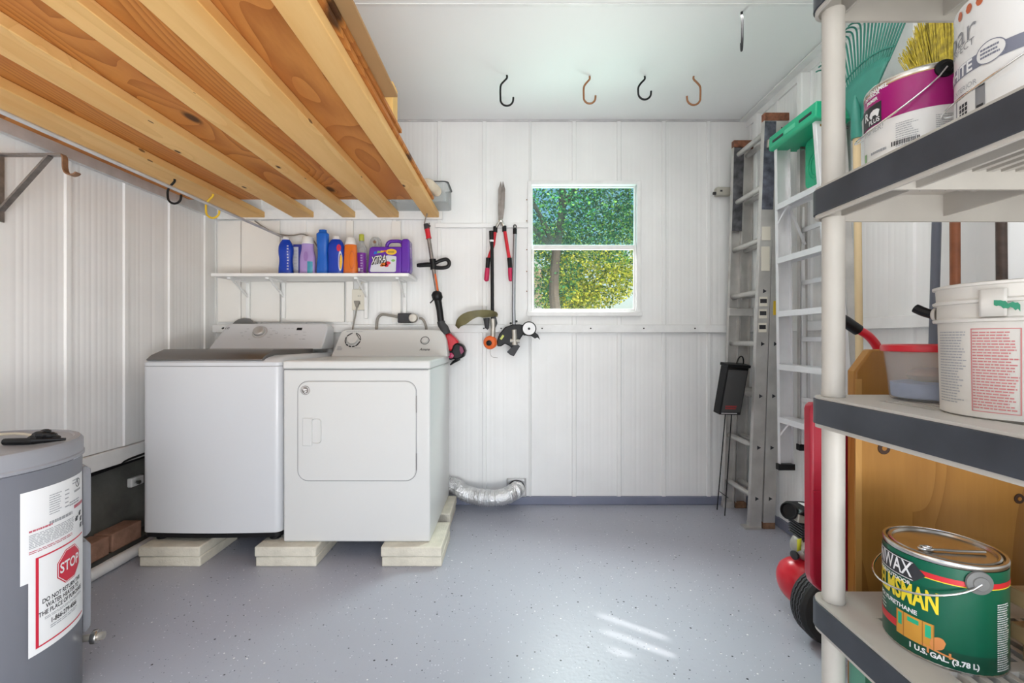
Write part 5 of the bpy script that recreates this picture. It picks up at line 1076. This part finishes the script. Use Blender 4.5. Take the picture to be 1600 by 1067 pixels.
# ---------------------------------------------------------------- pail and tub on the middle tier
cx, cy, r, z0 = .836, .731, .104, TIERS[2]; h = .215
t = thing('plastic_pail', 'scuffed white plastic pail with grey and red print on the middle shelf', 'pail', (cx, cy, z0))
MB().lathe([(r-.008, z0+.0006), (r-.004, z0+.003), (r-.001, z0+h-.062), (r+.005, z0+h-.061), (r+.006, z0+h-.057), (r, z0+h-.054), (r, z0+h-.032), (r+.005, z0+h-.031), (r+.006, z0+h-.027), (r+.001, z0+h-.024), (r+.002, z0+h-.005), (r+.006, z0+h-.004), (r+.006, z0+h), (r, z0+h+.0015), (r-.004, z0+h), (r-.005, z0+h-.02), (r-.012, z0+.008), (0, z0+.006)], T(cx, cy, 0), 72).build('body', M['pailw'], t)
pz = label_kit(cx, cy, r)
def rr_at(z): return r-.004+(.003)*(z-z0)/(h-.06)
def pf_(off): return lambda phi, z, tt=0: Vector((cx+(rr_at(z)+off+tt)*math.sin(phi), cy-(rr_at(z)+off+tt)*math.cos(phi), z))
a0, a1 = pz(1468, 560)[0], pz(1509, 560)[0]; b = MB(); lines(pf_(.0008), a0, a1, z0+.020, z0+.140, 26, .38, b, .3, seed=2); b.build('grey_print', M['print'], t)
a2, a3 = pz(1516, 560)[0], pz(1597, 560)[0]; M['pinkink'] = mat('faded_red_ink', (.58, .20, .20), .5); zr0, zr1 = z0+.012, z0+.143
b = MB(); lines(pf_(.0008), a2+.02, a3-.02, zr0+.004, zr1-.004, 27, .45, b, .22, seed=8)
for c0, c1, d0, d1 in ((a2, a3, zr0, zr0+.0014), (a2, a3, zr1-.0014, zr1), (a2, a2+.014, zr0, zr1), (a3-.014, a3, zr0, zr1)): patch(pf_(.0009), c0, c1, d0, d1, b, 16)
b.build('red_print', M['pinkink'], t)
ag = pz(1572, 480)[0]; g = lambda u, v, tt=0: Vector((cx+(r+.0055+tt)*math.sin(ag+u), cy-(r+.0055+tt)*math.cos(ag+u), z0+v))
b = MB(); o = [(-.20, h-.050), (.03, h-.050), (.03, h-.016), (-.20, h-.016)]; patch(lambda u, v: g(u, v, 0), -.26, .02, h-.054, h-.012, b, 8); b.build('lug', M['pailw'], t, solid=.004)
b = MB(); rnd = random.Random(5); pts = [(-.09, h-.034)]
up = [(-.10+.022*i, h-.030+rnd.uniform(-.002, .002)-.0006*i) for i in range(12)]; lo = [(-.10+.022*i, h-.036-.0009*i+rnd.uniform(-.003, .002)) for i in range(12)]
for i in range(11): b.add([g(*lo[i], .003), g(*lo[i+1], .003), g(*up[i+1], .003), g(*up[i], .003)], [(0, 1, 2, 3)])
b.build('green_smear', mat('green_paint_smear', (.03, .25, .14), .5), t)
am = pz(1463, 470)[0]-.28; e = Vector((math.sin(am), -math.cos(am), 0)); p = Vector((cx, cy, z0+h-.044))+e*(r+.004)
MB().lathe([(.012, 0), (.012, .004), (.008, .007), (0, .007)], align(p, e), 20).build('ear', M['pailw'], t)
MB().tube(smooth_path([p+e*.004, p+e*.012+Vector((-.002, .006, .006)), p+e*.019+Vector((-.004, .012, .014))], 4), .0085, 10).build('bail_grip', M['black'], t)
cx, cy, z0 = .862, .928, TIERS[2]
t = thing('plastic_tub', 'clear plastic tub of blue powder with red lid on the middle shelf', 'tub', (cx, cy, z0))
MB().lathe([(.058, z0+.0008), (.062, z0+.004), (.066, z0+.05), (.072, z0+.100), (.070, z0+.100), (.064, z0+.05), (.060, z0+.006), (0, z0+.004)], T(cx, cy, 0), 48).build('body', M['tub'], t)
MB().lathe([(.056, z0+.0052), (.0592, z0+.008), (.0612, z0+.036), (.040, z0+.040), (0, z0+.037)], T(cx, cy, 0), 40).build('powder', mat('blue_powder', (.30, .42, .72), .95, var=.15, vscale=60), t)
b = MB().ball((cx+.006, cy-.006, z0+.052), .045, .042, .016, 16, 8); b.build('scoop_bag', mat('tan_scoop', (.55, .38, .27), .6), t)
MB().lathe([(.073, z0+.1005), (.077, z0+.101), (.078, z0+.106), (.077, z0+.113), (.073, z0+.1155), (.066, z0+.1155), (.064, z0+.112), (0, z0+.112)], T(cx, cy, 0), 48).build('lid', M['redp'], t)

# ---------------------------------------------------------------- boards beside the varnish can
for i, (x0, x1, y0, y1, lab) in enumerate(((.912, 1.19, .50, .80, 'pale board at the bottom of the stack beside the green can'), (.906, 1.20, .52, .815, 'pale board second from the bottom beside the green can'), (.915, 1.19, .49, .80, 'pale board third from the bottom beside the green can'), (.908, 1.20, .50, .82, 'pale board on top of the stack beside the green can'))):
    b = MB().box(x0, x1, y0, y1, TIERS[1]+.0006+.031*i, TIERS[1]+.0300+.031*i); tag(b.build('board', M['boards'], None, bevel=.0015, origin=((x0+x1)/2, (y0+y1)/2, TIERS[1]+.031*i)), lab, 'board', 'boards stacked on the lower shelf')
t = thing('storage_bin', 'green plastic bin on the lowest tier under the varnish can', 'bin', (.94, .77, .0945))
MB().prism(rrect(.736, 1.15, .55, .992, .02), zf, .0945, .46).build('body', mat('mint_bin', (.14, .36, .26), .4), t, bevel=.004); MB().box(.7335, .7362, .57, .93, .12, .44).build('side_panel', mat('dark_green_bin', (.01, .12, .06), .4), t)

# ================================================================ behind the shelves
hb = thing('pine_headboard', 'varnished knotty pine board with clipped corner standing behind the shelves', 'board', (1.14, 1.075, 0))
HY0 = 1.058; hx = lambda px: (px-HX)*HY0/F; hzz = lambda py: EYE+(HY-py)*HY0/F
MB().prism([(hx(1337), 0), (1.47, 0), (1.47, hzz(583)), (1.44, hzz(546)), (hx(1362), hzz(546)), (hx(1337), hzz(580))], lambda u, v, tt: Vector((u, HY0+tt, v)), 0, .028).build('panel', M['pine'], hb, bevel=.004)
MB().box(hx(1337)-.001, hx(1346), HY0-.0012, HY0-.0002, 0, hzz(592)).build('planed_edge', M['pineedge'], hb)
for px, py, rr_, in ((1381, 700, .015), (1592, 779, .012)):
    p = Vector((hx(px), HY0-.0006, hzz(py))); b = MB(); b.lathe([(rr_, 0), (rr_*.95, .0012), (0, .0012)], align(p, (0, -1, 0)), 20); b.build('knot', mat('dark_knot', (.05, .02, .008), .5), hb); MB().lathe([(rr_*.4, .0013), (rr_*.35, .0022), (0, .0022)], align(p, (0, -1, 0)), 14).build('knot_heart', M['doord'], hb)
rp = thing('red_steel_panel', 'red steel panel with rounded corners standing behind the shelf post', 'panel', (.86, 1.12, 0))
RY = 1.105; rx = lambda px: (px-HX)*RY/F; rz = lambda py: EYE+(HY-py)*RY/F
MB().prism([(rx(1283), rz(925)), (rx(1272), rz(914)), (rx(1268), rz(900)), (rx(1267), rz(640)), (rx(1269), rz(633)), (rx(1274), rz(630)), (1.10, rz(630)), (1.10, rz(925))], lambda u, v, tt: Vector((u, RY+tt, v)), 0, .03).build('panel', M['redpaint'], rp, bevel=.006, seg=3)
MB().box(rx(1267)+.004, 1.09, RY-.004, RY, rz(770), rz(766)).build('seam', M['redpaint'], rp, bevel=.001)
for x in (.80, 1.03): MB().box(x-.018, x+.018, RY+.004, RY+.026, 0, rz(918)).build('leg', M['redpaint'], rp, bevel=.002)
hd = 1.17; q = lambda px, py: at(px, py, hd)
t = thing('bow_handle_tool', 'tool with red curved handle and black grip rising behind the pine board', 'tool', (q(1375, 548).x+.03, hd, 0))
MB().tube(smooth_path([q(1337, 514), q(1350, 520), q(1362, 530), q(1372, 546), q(1380, 580), q(1386, 700), Vector((q(1390, 0).x, hd, .012))], 5), .0105, 12).build('handle', M['redp'], t)
MB().tube(smooth_path([q(1312, 497), q(1322, 503), q(1332, 510), q(1341, 516)], 4), .0145, 12).build('grip', M['black'], t); MB().box(q(1390, 0).x-.05, q(1390, 0).x+.05, hd-.012, hd+.012, 0, .02).build('foot_bar', M['blackm'], t)

# garden rake leaning on the right wall
rk = thing('garden_rake', 'teal plastic leaf rake standing head up against the right wall', 'rake', (1.44, 1.84, 0))
AP = Vector((1.440, 1.872, 1.988)); BT = Vector((1.435, 1.835, 0))
MB().tube([BT, AP+Vector((0, 0, -.02)), AP+Vector((0, .002, .03))], .0135, 14).build('handle', M['palew'], rk)
MB().tube([AP+Vector((0, 0, -.03)), AP+Vector((-.002, 0, .03)), AP+Vector((-.004, .0, .10)), AP+Vector((-.006, .0, .15))], [.020, .019, .015, .003], 14).build('socket', M['rakeg'], rk)
def rk_pt(a, rad, off=0): return AP+Vector((.10*rad-off+.015*math.sin(rad*4), rad*math.sin(a), rad*math.cos(a)))
b = MB(); na = 18; alo, ahi = math.radians(-27), math.radians(33)
b.grid(lambda a, q_: rk_pt(a, .02+(.265-.02)*q_ if True else 0), [alo+(ahi-alo)*i/na for i in range(na+1)], [i/6 for i in range(7)]); b.build('fan_plate', M['rakeg'], rk, solid=.006)
MB().tube([rk_pt(alo+(ahi-alo)*i/18, .30, .004) for i in range(19)], .004, 8).build('fan_rib', M['rakeg'], rk)
for i in range(24):
    a = alo+(ahi-alo)*i/23; pts = [rk_pt(a, x) for x in (.25, .32, .40, .47)]+[rk_pt(a, .495, .006), rk_pt(a, .500, .022), rk_pt(a, .495, .04), rk_pt(a, .484, .052)]
    MB().tube(smooth_path(pts, 3), .0036, 6).build('tine', M['rakeg'], rk)
# broom
bm_ = thing('corn_broom', 'straw broom with brown handle standing bristles up behind the paint cans', 'broom', (1.45, 1.47, 0))
MB().tube([(1.445, 1.46, 0), (1.455, 1.47, 1.0), (1.462, 1.48, 1.93)], .0135, 14).build('handle', M['brownw'], bm_)
b = MB(); rnd = random.Random(9)
for i in range(620):
    y0 = 1.48+rnd.uniform(-.05, .05); y1 = 1.54+rnd.uniform(-.135, .135); z1 = 2.165+(1.675-y1)*.95+rnd.uniform(-.015, .012); x1 = 1.468+rnd.uniform(-.03, .03)
    b.tube([(1.463+rnd.uniform(-.02, .02), y0, 1.90), (x1-.002, (y0*.4+y1*.6), 2.05), (x1, y1, z1)], [.0022, .0020, .0012], 4)
b.build('bristles', mat('straw', (.44, .34, .02), .6, var=.5, vscale=60), bm_, fix=False, angle=70); MB().box(1.440, 1.486, 1.425, 1.535, 1.885, 1.945).build('binding', M['brownw'], bm_, bevel=.008)
def pole(name, label, p0, p1, r_, m, cat='pole'):
    o = MB().tube([p0, p1], r_, 14).build(name, m, None, origin=p0); return tag(o, label, cat)
pole('long_handle', 'dark slate handle leaning on the right wall left of the brown one', (1.485, 1.61, 0.002), (1.52, 1.60, 1.66), .0135, mat('slate_pole', (.12, .13, .16), .4))
pole('long_handle', 'black-brown handle leaning on the right wall right of the brown one', (1.455, 1.32, 0.002), (1.50, 1.375, 1.66), .0130, mat('dark_pole', (.07, .045, .035), .45, var=.4, vscale=30))

# ================================================================ extension ladder against the right wall
el = thing('extension_ladder', 'tall worn aluminium extension ladder standing in the back right corner', 'ladder', (1.48, 2.83, 0))
LT = 2.40
def rail(xb, xt, yb, yt, z0, z1, outer, name):
    f = lambda z: (Vector((xb+(xt-xb)*z/LT, yb+(yt-yb)*z/LT, z)))
    b = MB(); p, q_ = f(z0), f(z1); o = Vector((0, .013*outer, 0))
    b.beam(p+o, q_+o, .004, .070, (1, 0, 0))
    for s in (-1, 1): b.beam(p+Vector((.033*s, 0, 0)), q_+Vector((.033*s, 0, 0)), .030, .004, (1, 0, 0))
    return b.build('rail', M['alu'], el, bevel=.001)
SEC = ((1.437, 1.462, .0), (1.517, 1.530, .02))
for k, (xb, xt, dy) in enumerate(SEC):
    for yb, yt, outer in ((2.66, 2.545, -1), (2.985, 2.895, 1)):
        rl = rail(xb, xt, yb, yt, .012, LT-.02, outer, 'rail')
        ft = Vector((xb, yb, 0)); tp = Vector((xt, yt, LT))
        MB().box(ft.x-.037, ft.x+.037, ft.y-.017, ft.y+.017, 0, .040).build('end_cap', M['rust'] if k else M['alu'], rl, bevel=.003)
        MB().box(tp.x-.036, tp.x+.036, tp.y-.0175, tp.y+.0175, LT-.045, LT).build('top_cap', mat('rust_cap', (.26, .10, .055), .6, var=.5, vscale=40) , rl, bevel=.003)
        if outer < 0 and k == 0:
            MB().prism([(-.05, -.03), (.04, -.03), (.055, 0), (.04, .03), (-.05, .03)], lambda u, v, tt: Vector((ft.x-.015+u, ft.y+v, tt)), .0, .012).build('foot', M['alu'], rl)
            for z_, s_ in ((1.62, .12), (1.74, .06)): 
                c = Vector((xb+(xt-xb)*z_/LT, yb+(yt-yb)*z_/LT-.0155, z_)); MB().box(c.x-.026, c.x+.022, c.y-.001, c.y+.001, z_-s_*.9, z_+s_*.4).build('worn_sticker', M['cream'], rl)
            for z_ in (1.34, 1.27, 1.19):
                c = Vector((xb+(xt-xb)*z_/LT, yb+(yt-yb)*z_/LT-.0155, z_)); MB().box(c.x-.026, c.x+.020, c.y-.001, c.y+.001, z_-.03, z_+.024).build('decal', M['cream'], rl); MB().box(c.x-.022, c.x+.016, c.y-.0016, c.y-.0008, z_-.012, z_+.012).build('decal_print', M['ink'], rl)
        if outer < 0 and k == 1:
            c = Vector((xb+(xt-xb)*1.31/LT, yb+(yt-yb)*1.31/LT-.0155, 1.31)); MB().box(c.x-.018, c.x+.020, c.y-.001, c.y+.001, 1.26, 1.36).build('yellow_sticker', M['yellow'], rl)
        if k == 0:
            zs = (1.86 if outer < 0 else 1.82, 2.352); P_ = [Vector((xb+(xt-xb)*z_/LT, yb+(yt-yb)*z_/LT-.0160, z_)) for z_ in zs]; MB().beam(P_[0], P_[1], .0006, .064, (1, 0, 0)).build('paint_smudge', mat('slate_smudge', (.13, .14, .18) if outer < 0 else (.10, .10, .11), .55, var=.7, vscale=22), rl)
    for i in range(-3, 5):
        z_ = 1.093+.304*i; y0 = 2.66+(2.545-2.66)*z_/LT; y1 = 2.985+(2.895-2.985)*z_/LT; x = xb+(xt-xb)*z_/LT
        b = MB().tube([(x, y0-.0145, z_), (x, y1+.010, z_)], .0165, 14); rg = b.build('rung', M['alu'], el)
        MB().lathe([(.0145, 0), (.0145, .0012), (0, .0012)], align((x, y0-.0146, z_), (0, -1, 0)), 3).build('rung_socket', M['ink'], rg)
for i, zz_ in ((0, 1.30), (1, .79)):
    z_ = zz_; MB().box(1.40, 1.57, 2.955-.04*z_-.02, 2.975-.04*z_-.02, z_-.03, z_+.02).build('rail_guide', M['alu'], el, bevel=.002)
MB().box(1.44, 1.545, 2.518, 2.536, 2.20, 2.245).build('lock_bracket', M['castalu'], el, bevel=.003)

# ================================================================ step ladder hung on the right wall
sl = thing('step_ladder', 'aluminium step ladder with green top cap hung high on the right wall', 'step ladder', (1.48, 2.25, .42))
def srail(x0, x1, y0, y1, z0, z1, outer, w_, name):
    b = MB(); p = Vector((x0, y0, z0)); q_ = Vector((x1, y1, z1)); o = Vector((0, .010*outer, 0)); b.beam(p+o, q_+o, .0035, w_, (1, 0, 0))
    for s in (-1, 1): b.beam(p+Vector((s*(w_/2-.002), 0, 0)), q_+Vector((s*(w_/2-.002), 0, 0)), .024, .0035, (1, 0, 0))
    return b.build(name, M['alub'] if name == 'front_rail' else M['alu'], sl, bevel=.001)
r1 = srail(1.495, 1.448, 2.445, 2.400, .425, 2.15, 1, .075, 'front_rail'); r2 = srail(1.495, 1.448, 1.98, 2.095, .425, 2.15, -1, .075, 'front_rail')
r3 = srail(1.562, 1.545, 2.41, 2.385, .545, 2.13, 1, .042, 'rear_rail'); r4 = srail(1.562, 1.545, 2.02, 2.11, .545, 2.13, -1, .042, 'rear_rail')
for rl, x, y, z in ((r1, 1.492, 2.445, .42), (r2, 1.492, 1.98, .42), (r3, 1.562, 2.41, .535), (r4, 1.562, 2.02, .535)):
    w_ = .045 if z < .5 else .025; MB().box(x-w_, x+w_, y-.016, y+.016, z-.012, z+.022).build('foot', M['black'], rl, bevel=.003)
for i in range(5):
    z = 1.84-.285*i; q_ = (2.15-z)/1.725; xc = 1.448+(1.495-1.448)*q_; ya = 2.400+.045*q_; yb = 2.095-.115*q_
    b = MB().box(xc-.040, xc+.040, yb+.004, ya-.004, z-.004, z); b.box(xc-.042, xc-.038, yb+.004, ya-.004, z-.030, z); b.box(xc+.036, xc+.040, yb+.004, ya-.004, z-.026, z)
    stp = b.build('step', M['alub'], sl, bevel=.001)
    for y, s in ((ya-.006, -1), (yb+.006, 1)):
        if i in (0, 4): MB().beam((xc-.03, y, z-.10), (xc-.02, y+s*.075, z-.012), .010, .004, (1, 0, 0)).build('step_brace', M['alub'], stp)
for z, in ((1.70,), (1.42,), (1.12,), (.80,)):
    MB().box(1.545, 1.560, 2.06, 2.39, z-.012, z+.012).build('rear_bar', M['alub'], sl, bevel=.001)
for y in (2.12, 2.37): MB().beam((1.475, y, 1.80), (1.55, y, 1.62), .014, .004, (0, 1, 0)).build('spreader', M['alub'], sl)
b = MB(); x0, x1, y0, y1, z0, z1 = 1.392, 1.575, 2.055, 2.432, 2.135, 2.215
b.prism([(x0+.010, z0), (x0, z0+.01), (x0+.004, z1), (x1, z1), (x1, z0)], lambda u, v, tt: Vector((u, tt, v)), y0, y1)
cap = b.build('top_cap', M['gtop'], sl, bevel=.006, seg=3)
for c in (2.13, 2.35): MB().box(x0-.0005, x0+.004, c-.045, c+.045, z0+.034, z0+.046).build('cap_slot', M['ink'], cap)
MB().box(x0-.0002, x0+.003, 2.205, 2.29, z0+.030, z0+.052).build('cap_emblem', mat('green_emblem', (.10, .55, .33), .4), cap)
tr = MB().prism(rrect(2.10, 2.30, 1.885, 2.13, .03), lambda u, v, tt: Vector((1.505+tt, u, v)), 0, .012).build('folding_tray', M['gtop'], sl, bevel=.003)
for r_ in (.075, .058): MB().tube([Vector((1.503, 2.20+r_*math.cos(a*PI/16), 1.985+r_*math.sin(a*PI/16))) for a in range(32)], .004, 6, closed=True).build('tray_ring', M['gtop'], tr)
MB().box(1.430, 1.478, 2.0805, 2.0815, 1.94, 2.12).build('brown_label', mat('brown_label', (.34, .19, .06), .5, var=.35, vscale=30), r2)
for y in (2.13, 2.36):
    tag(MB().tube(smooth_path([(XR-.008, y, 2.128), (1.590, y, 2.126), (1.53, y, 2.1285), (1.52, y, 2.1285)], 3), .0055, 8).build('ladder_peg', M['steel'], None, origin=(XR-.02, y, 2.128)), 'steel peg in the right wall under the green ladder cap, '+('nearer' if y < 2.2 else 'farther')+' of two', 'peg')

# ================================================================ black flyer box on wire legs
fb_ = thing('flyer_box', 'black flyer box on two wire legs leaning on the extension ladder', 'flyer box', at(1130, 800, 2.86))
tp = at(1153, 573, 2.70); btm = at(1140, 648, 2.745); upv = (tp-btm).normalized(); rt = (at(1175, 574, 2.70)-at(1130, 575, 2.70)).normalized(); rt = (rt+Vector((0, .22, 0))).normalized(); rt = (rt-upv*rt.dot(upv)).normalized(); nrm = rt.cross(upv)
H_ = (tp-btm).length; W_ = .152
def bxf(u, v, tt): return btm+rt*u+upv*v-nrm*tt
body = MB().prism([(-W_/2, 0), (W_/2, 0), (W_/2, H_), (-W_/2, H_)], bxf, -.004, .055).build('box', M['black'], fb_, bevel=.004)
MB().prism([(-W_/2+.010, .018), (W_/2-.010, .018), (W_/2-.010, H_-.02), (-W_/2+.010, H_-.02)], bxf, -.0062, -.0042).build('clear_front', mat('smoked_front', (.085, .085, .085), .25), body)
MB().prism([(-W_/2-.004, H_-.004), (W_/2+.004, H_-.004), (W_/2+.004, H_+.014), (-W_/2-.004, H_+.014)], bxf, -.014, .060).build('lid', M['black'], fb_, bevel=.003)
b = MB(); lines(lambda u, v: bxf(u, v, -.0068), -.045, .04, .035, .062, 2, .7, b, .1, seed=2); b.build('red_print', mat('dull_red', (.35, .03, .03), .5), body)
b = MB(); b.prism([(-W_/2+.012, .008), (W_/2-.03, .008), (W_/2-.03, .013), (-W_/2+.012, .013)], bxf, -.0065, -.0042); b.build('bottom_lip', M['alub'], body)
MB().tube([bxf(.028+.024*math.cos(PI*i/10), H_+.012+.05*math.sin(PI*i/10), .02) for i in range(11)], .004, 8).build('carry_loop', M['blackm'], fb_)
for u, foot in ((-.015, at(1120.5, 797, 2.935)), (.028, at(1132.5, 806, 2.835))):
    f_ = Vector((foot.x, foot.y, .004)); MB().tube([bxf(u, .05, .025), f_], .0034, 8).build('leg', M['blackm'], fb_)
MB().tube([at(1124.5, 768, 2.915), at(1138, 778, 2.83)], .0025, 6).build('leg_brace', M['blackm'], fb_)
# junction box on the back wall
jp = at(1127, 301, 3.03); t = thing('junction_box', 'small grey-beige junction box on the back wall left of the ladder', 'box', (jp.x, YB-.012, jp.z))
MB().box(jp.x-.045, jp.x+.050, YB-.058, YB-.011, jp.z-.028, jp.z+.028).build('housing', mat('putty', (.46, .44, .38), .5, var=.1, vscale=20), t, bevel=.006); MB().tube([(jp.x-.045, YB-.035, jp.z-.010), (jp.x-.062, YB-.035, jp.z-.010)], .010, 10).build('cable_gland', M['dark'], t)
MB().box(jp.x-.025, jp.x-.010, YB-.0592, YB-.0578, jp.z-.006, jp.z+.006).build('knockout', M['ink'], t)

# ================================================================ air compressor
ac = thing('air_compressor', 'air compressor with red tank and black tyre behind the shelving', 'air compressor', (1.28, 1.83, 0))
CY = 1.83
tk = MB().lathe([(0, -.02), (.03, -.017), (.058, -.006), (.078, .012), (.088, .035), (.092, .06), (.092, .22), (.078, .26), (.04, .285), (0, .29)], align((1.118, CY, .135), (1, 0, 0)), 40).build('tank', M['redp'], ac)
for x in (1.19, 1.33): MB().box(x-.012, x+.012, CY-.07, CY+.07, 0, .07).build('tank_foot', M['dark'], ac, bevel=.003)
wc = Vector((1.178, 1.655, .1335)); ya = (0, -1, 0)
ty = MB().lathe([(.082, -.050), (.105, -.050), (.122, -.044), (.1305, -.032), (.1325, -.018), (.1300, -.017), (.1300, -.013), (.1330, -.012), (.1335, -.003), (.1310, -.002), (.1310, .002), (.1335, .003), (.1330, .012), (.1300, .013), (.1300, .017), (.1325, .018), (.1305, .032), (.122, .044), (.105, .050), (.082, .050)], align(wc, ya), 56).build('tyre', M['rubber'], ac, angle=25)
b = MB()
for s in (-1, 1):      # zigzag tread lines
    for off in (-.021, -.0085, .0085, .021):
        pts = []
        for i in range(72): a = 2*PI*i/72; pts.append(Vector((wc.x+.1325*math.cos(a), wc.y+off+(.003 if i % 2 else -.003), wc.z+.1325*math.sin(a))))
        if s > 0: b.tube(pts, .0016, 5, closed=True)
b.build('tread', mat('tread_rubber', (.11, .11, .12), .8), ty)
for i in range(24):
    a = 2*PI*i/24
MB().lathe([(.080, .020), (.082, .040), (.070, .030), (.040, .028), (.030, .044), (0, .044)], align(wc, ya), 32).build('wheel_rim', M['dark'], ac)
MB().tube([wc+Vector((0, -.04, 0)), wc+Vector((0, .30, 0))], .010, 10).build('axle', M['steel'], ac)
cb = Vector((1.205, CY, .275))
b = MB().ball(cb, .062, .055, .058, 24, 14); b.tube([cb, cb+Vector((.13, 0, .0))], .058, 24); ck = b.build('crankcase', M['castalu'], ac)
for i in range(-3, 4):
    a = i*.32; MB().tube([cb+Vector((-.055*math.cos(a)*.9, -.050, .05*math.sin(a)*.4)), cb+Vector((.04, -.056, .055*math.sin(a)))], .004, 6).build('rib', M['castalu'], ck)
MB().lathe([(.016, 0), (.018, .012), (.010, .016), (0, .016)], align(cb+Vector((-.052, -.012, -.030)), (-1, -.3, 0)), 18).build('oil_plug', M['dark'], ck)
for i in range(6): MB().box(cb.x-.048, cb.x+.050, CY-.046, CY+.046, .318+.0105*i, .3235+.0105*i).build('cooling_fin', M['dark'], ac, bevel=.001)
MB().box(cb.x-.036, cb.x+.038, CY-.034, CY+.034, .30, .382).build('cylinder', M['blackm'], ac)
hm = T(cb.x, CY, .40) @ Matrix.Rotation(math.radians(8), 4, 'Y')
MB().box(-.070, .060, -.054, .050, -.018, .016, hm).build('head', M['castalu'], ac, bevel=.004)
b = MB(); b.prism([(-.075, .017), (-.060, .034), (.0, .042), (.165, .040), (.17, -.055), (.045, -.055), (.030, -.005), (-.06, .014)], lambda u, v, tt: hm @ Vector((u, tt, v)), -.062, .055); b.build('shroud', M['black'], ac, bevel=.006, seg=3)
MB().box(-.030, .055, -.045, .02, .0415, .0435, hm).build('shroud_label', M['pvc'], ac)
MB().lathe([(.020, -.012), (.032, -.012), (.034, 0), (.034, .010), (.030, .012), (.026, .004), (.018, .002), (0, .002)], align((cb.x-.078, CY-.012, .424), (-1, -.5, .25)), 28).build('air_filter', M['black'], ac)
MB().tube(smooth_path([(cb.x+.010, CY-.060, .398), (cb.x+.028, CY-.072, .392), (cb.x+.030, CY-.074, .375)], 4), .010, 10).build('brass_elbow', mat('brass', (.55, .38, .14), .35, metal=.8), ac)
MB().tube(smooth_path([(cb.x+.030, CY-.074, .378), (cb.x+.020, CY-.078, .33), (cb.x+.022, CY-.08, .29), (cb.x+.046, CY-.085, .24), (cb.x+.040, CY-.075, .20), (cb.x+.036, CY-.045, .205)], 5), .0115, 12).build('hose', M['hose'], ac)
b = MB(); b.add([(cb.x-.072, CY-.05, .325), (cb.x-.056, CY-.052, .330), (cb.x-.060, CY-.056, .285), (cb.x-.078, CY-.058, .280)], [(0, 1, 2, 3)]); b.build('hang_tag', mat('tag_yellow', (.75, .75, .04), .4), ac, solid=.0012)
MB().tube([(cb.x-.03, CY, .18), (cb.x-.03, CY, .235)], .02, 10).build('mount', M['redpaint'], ac)
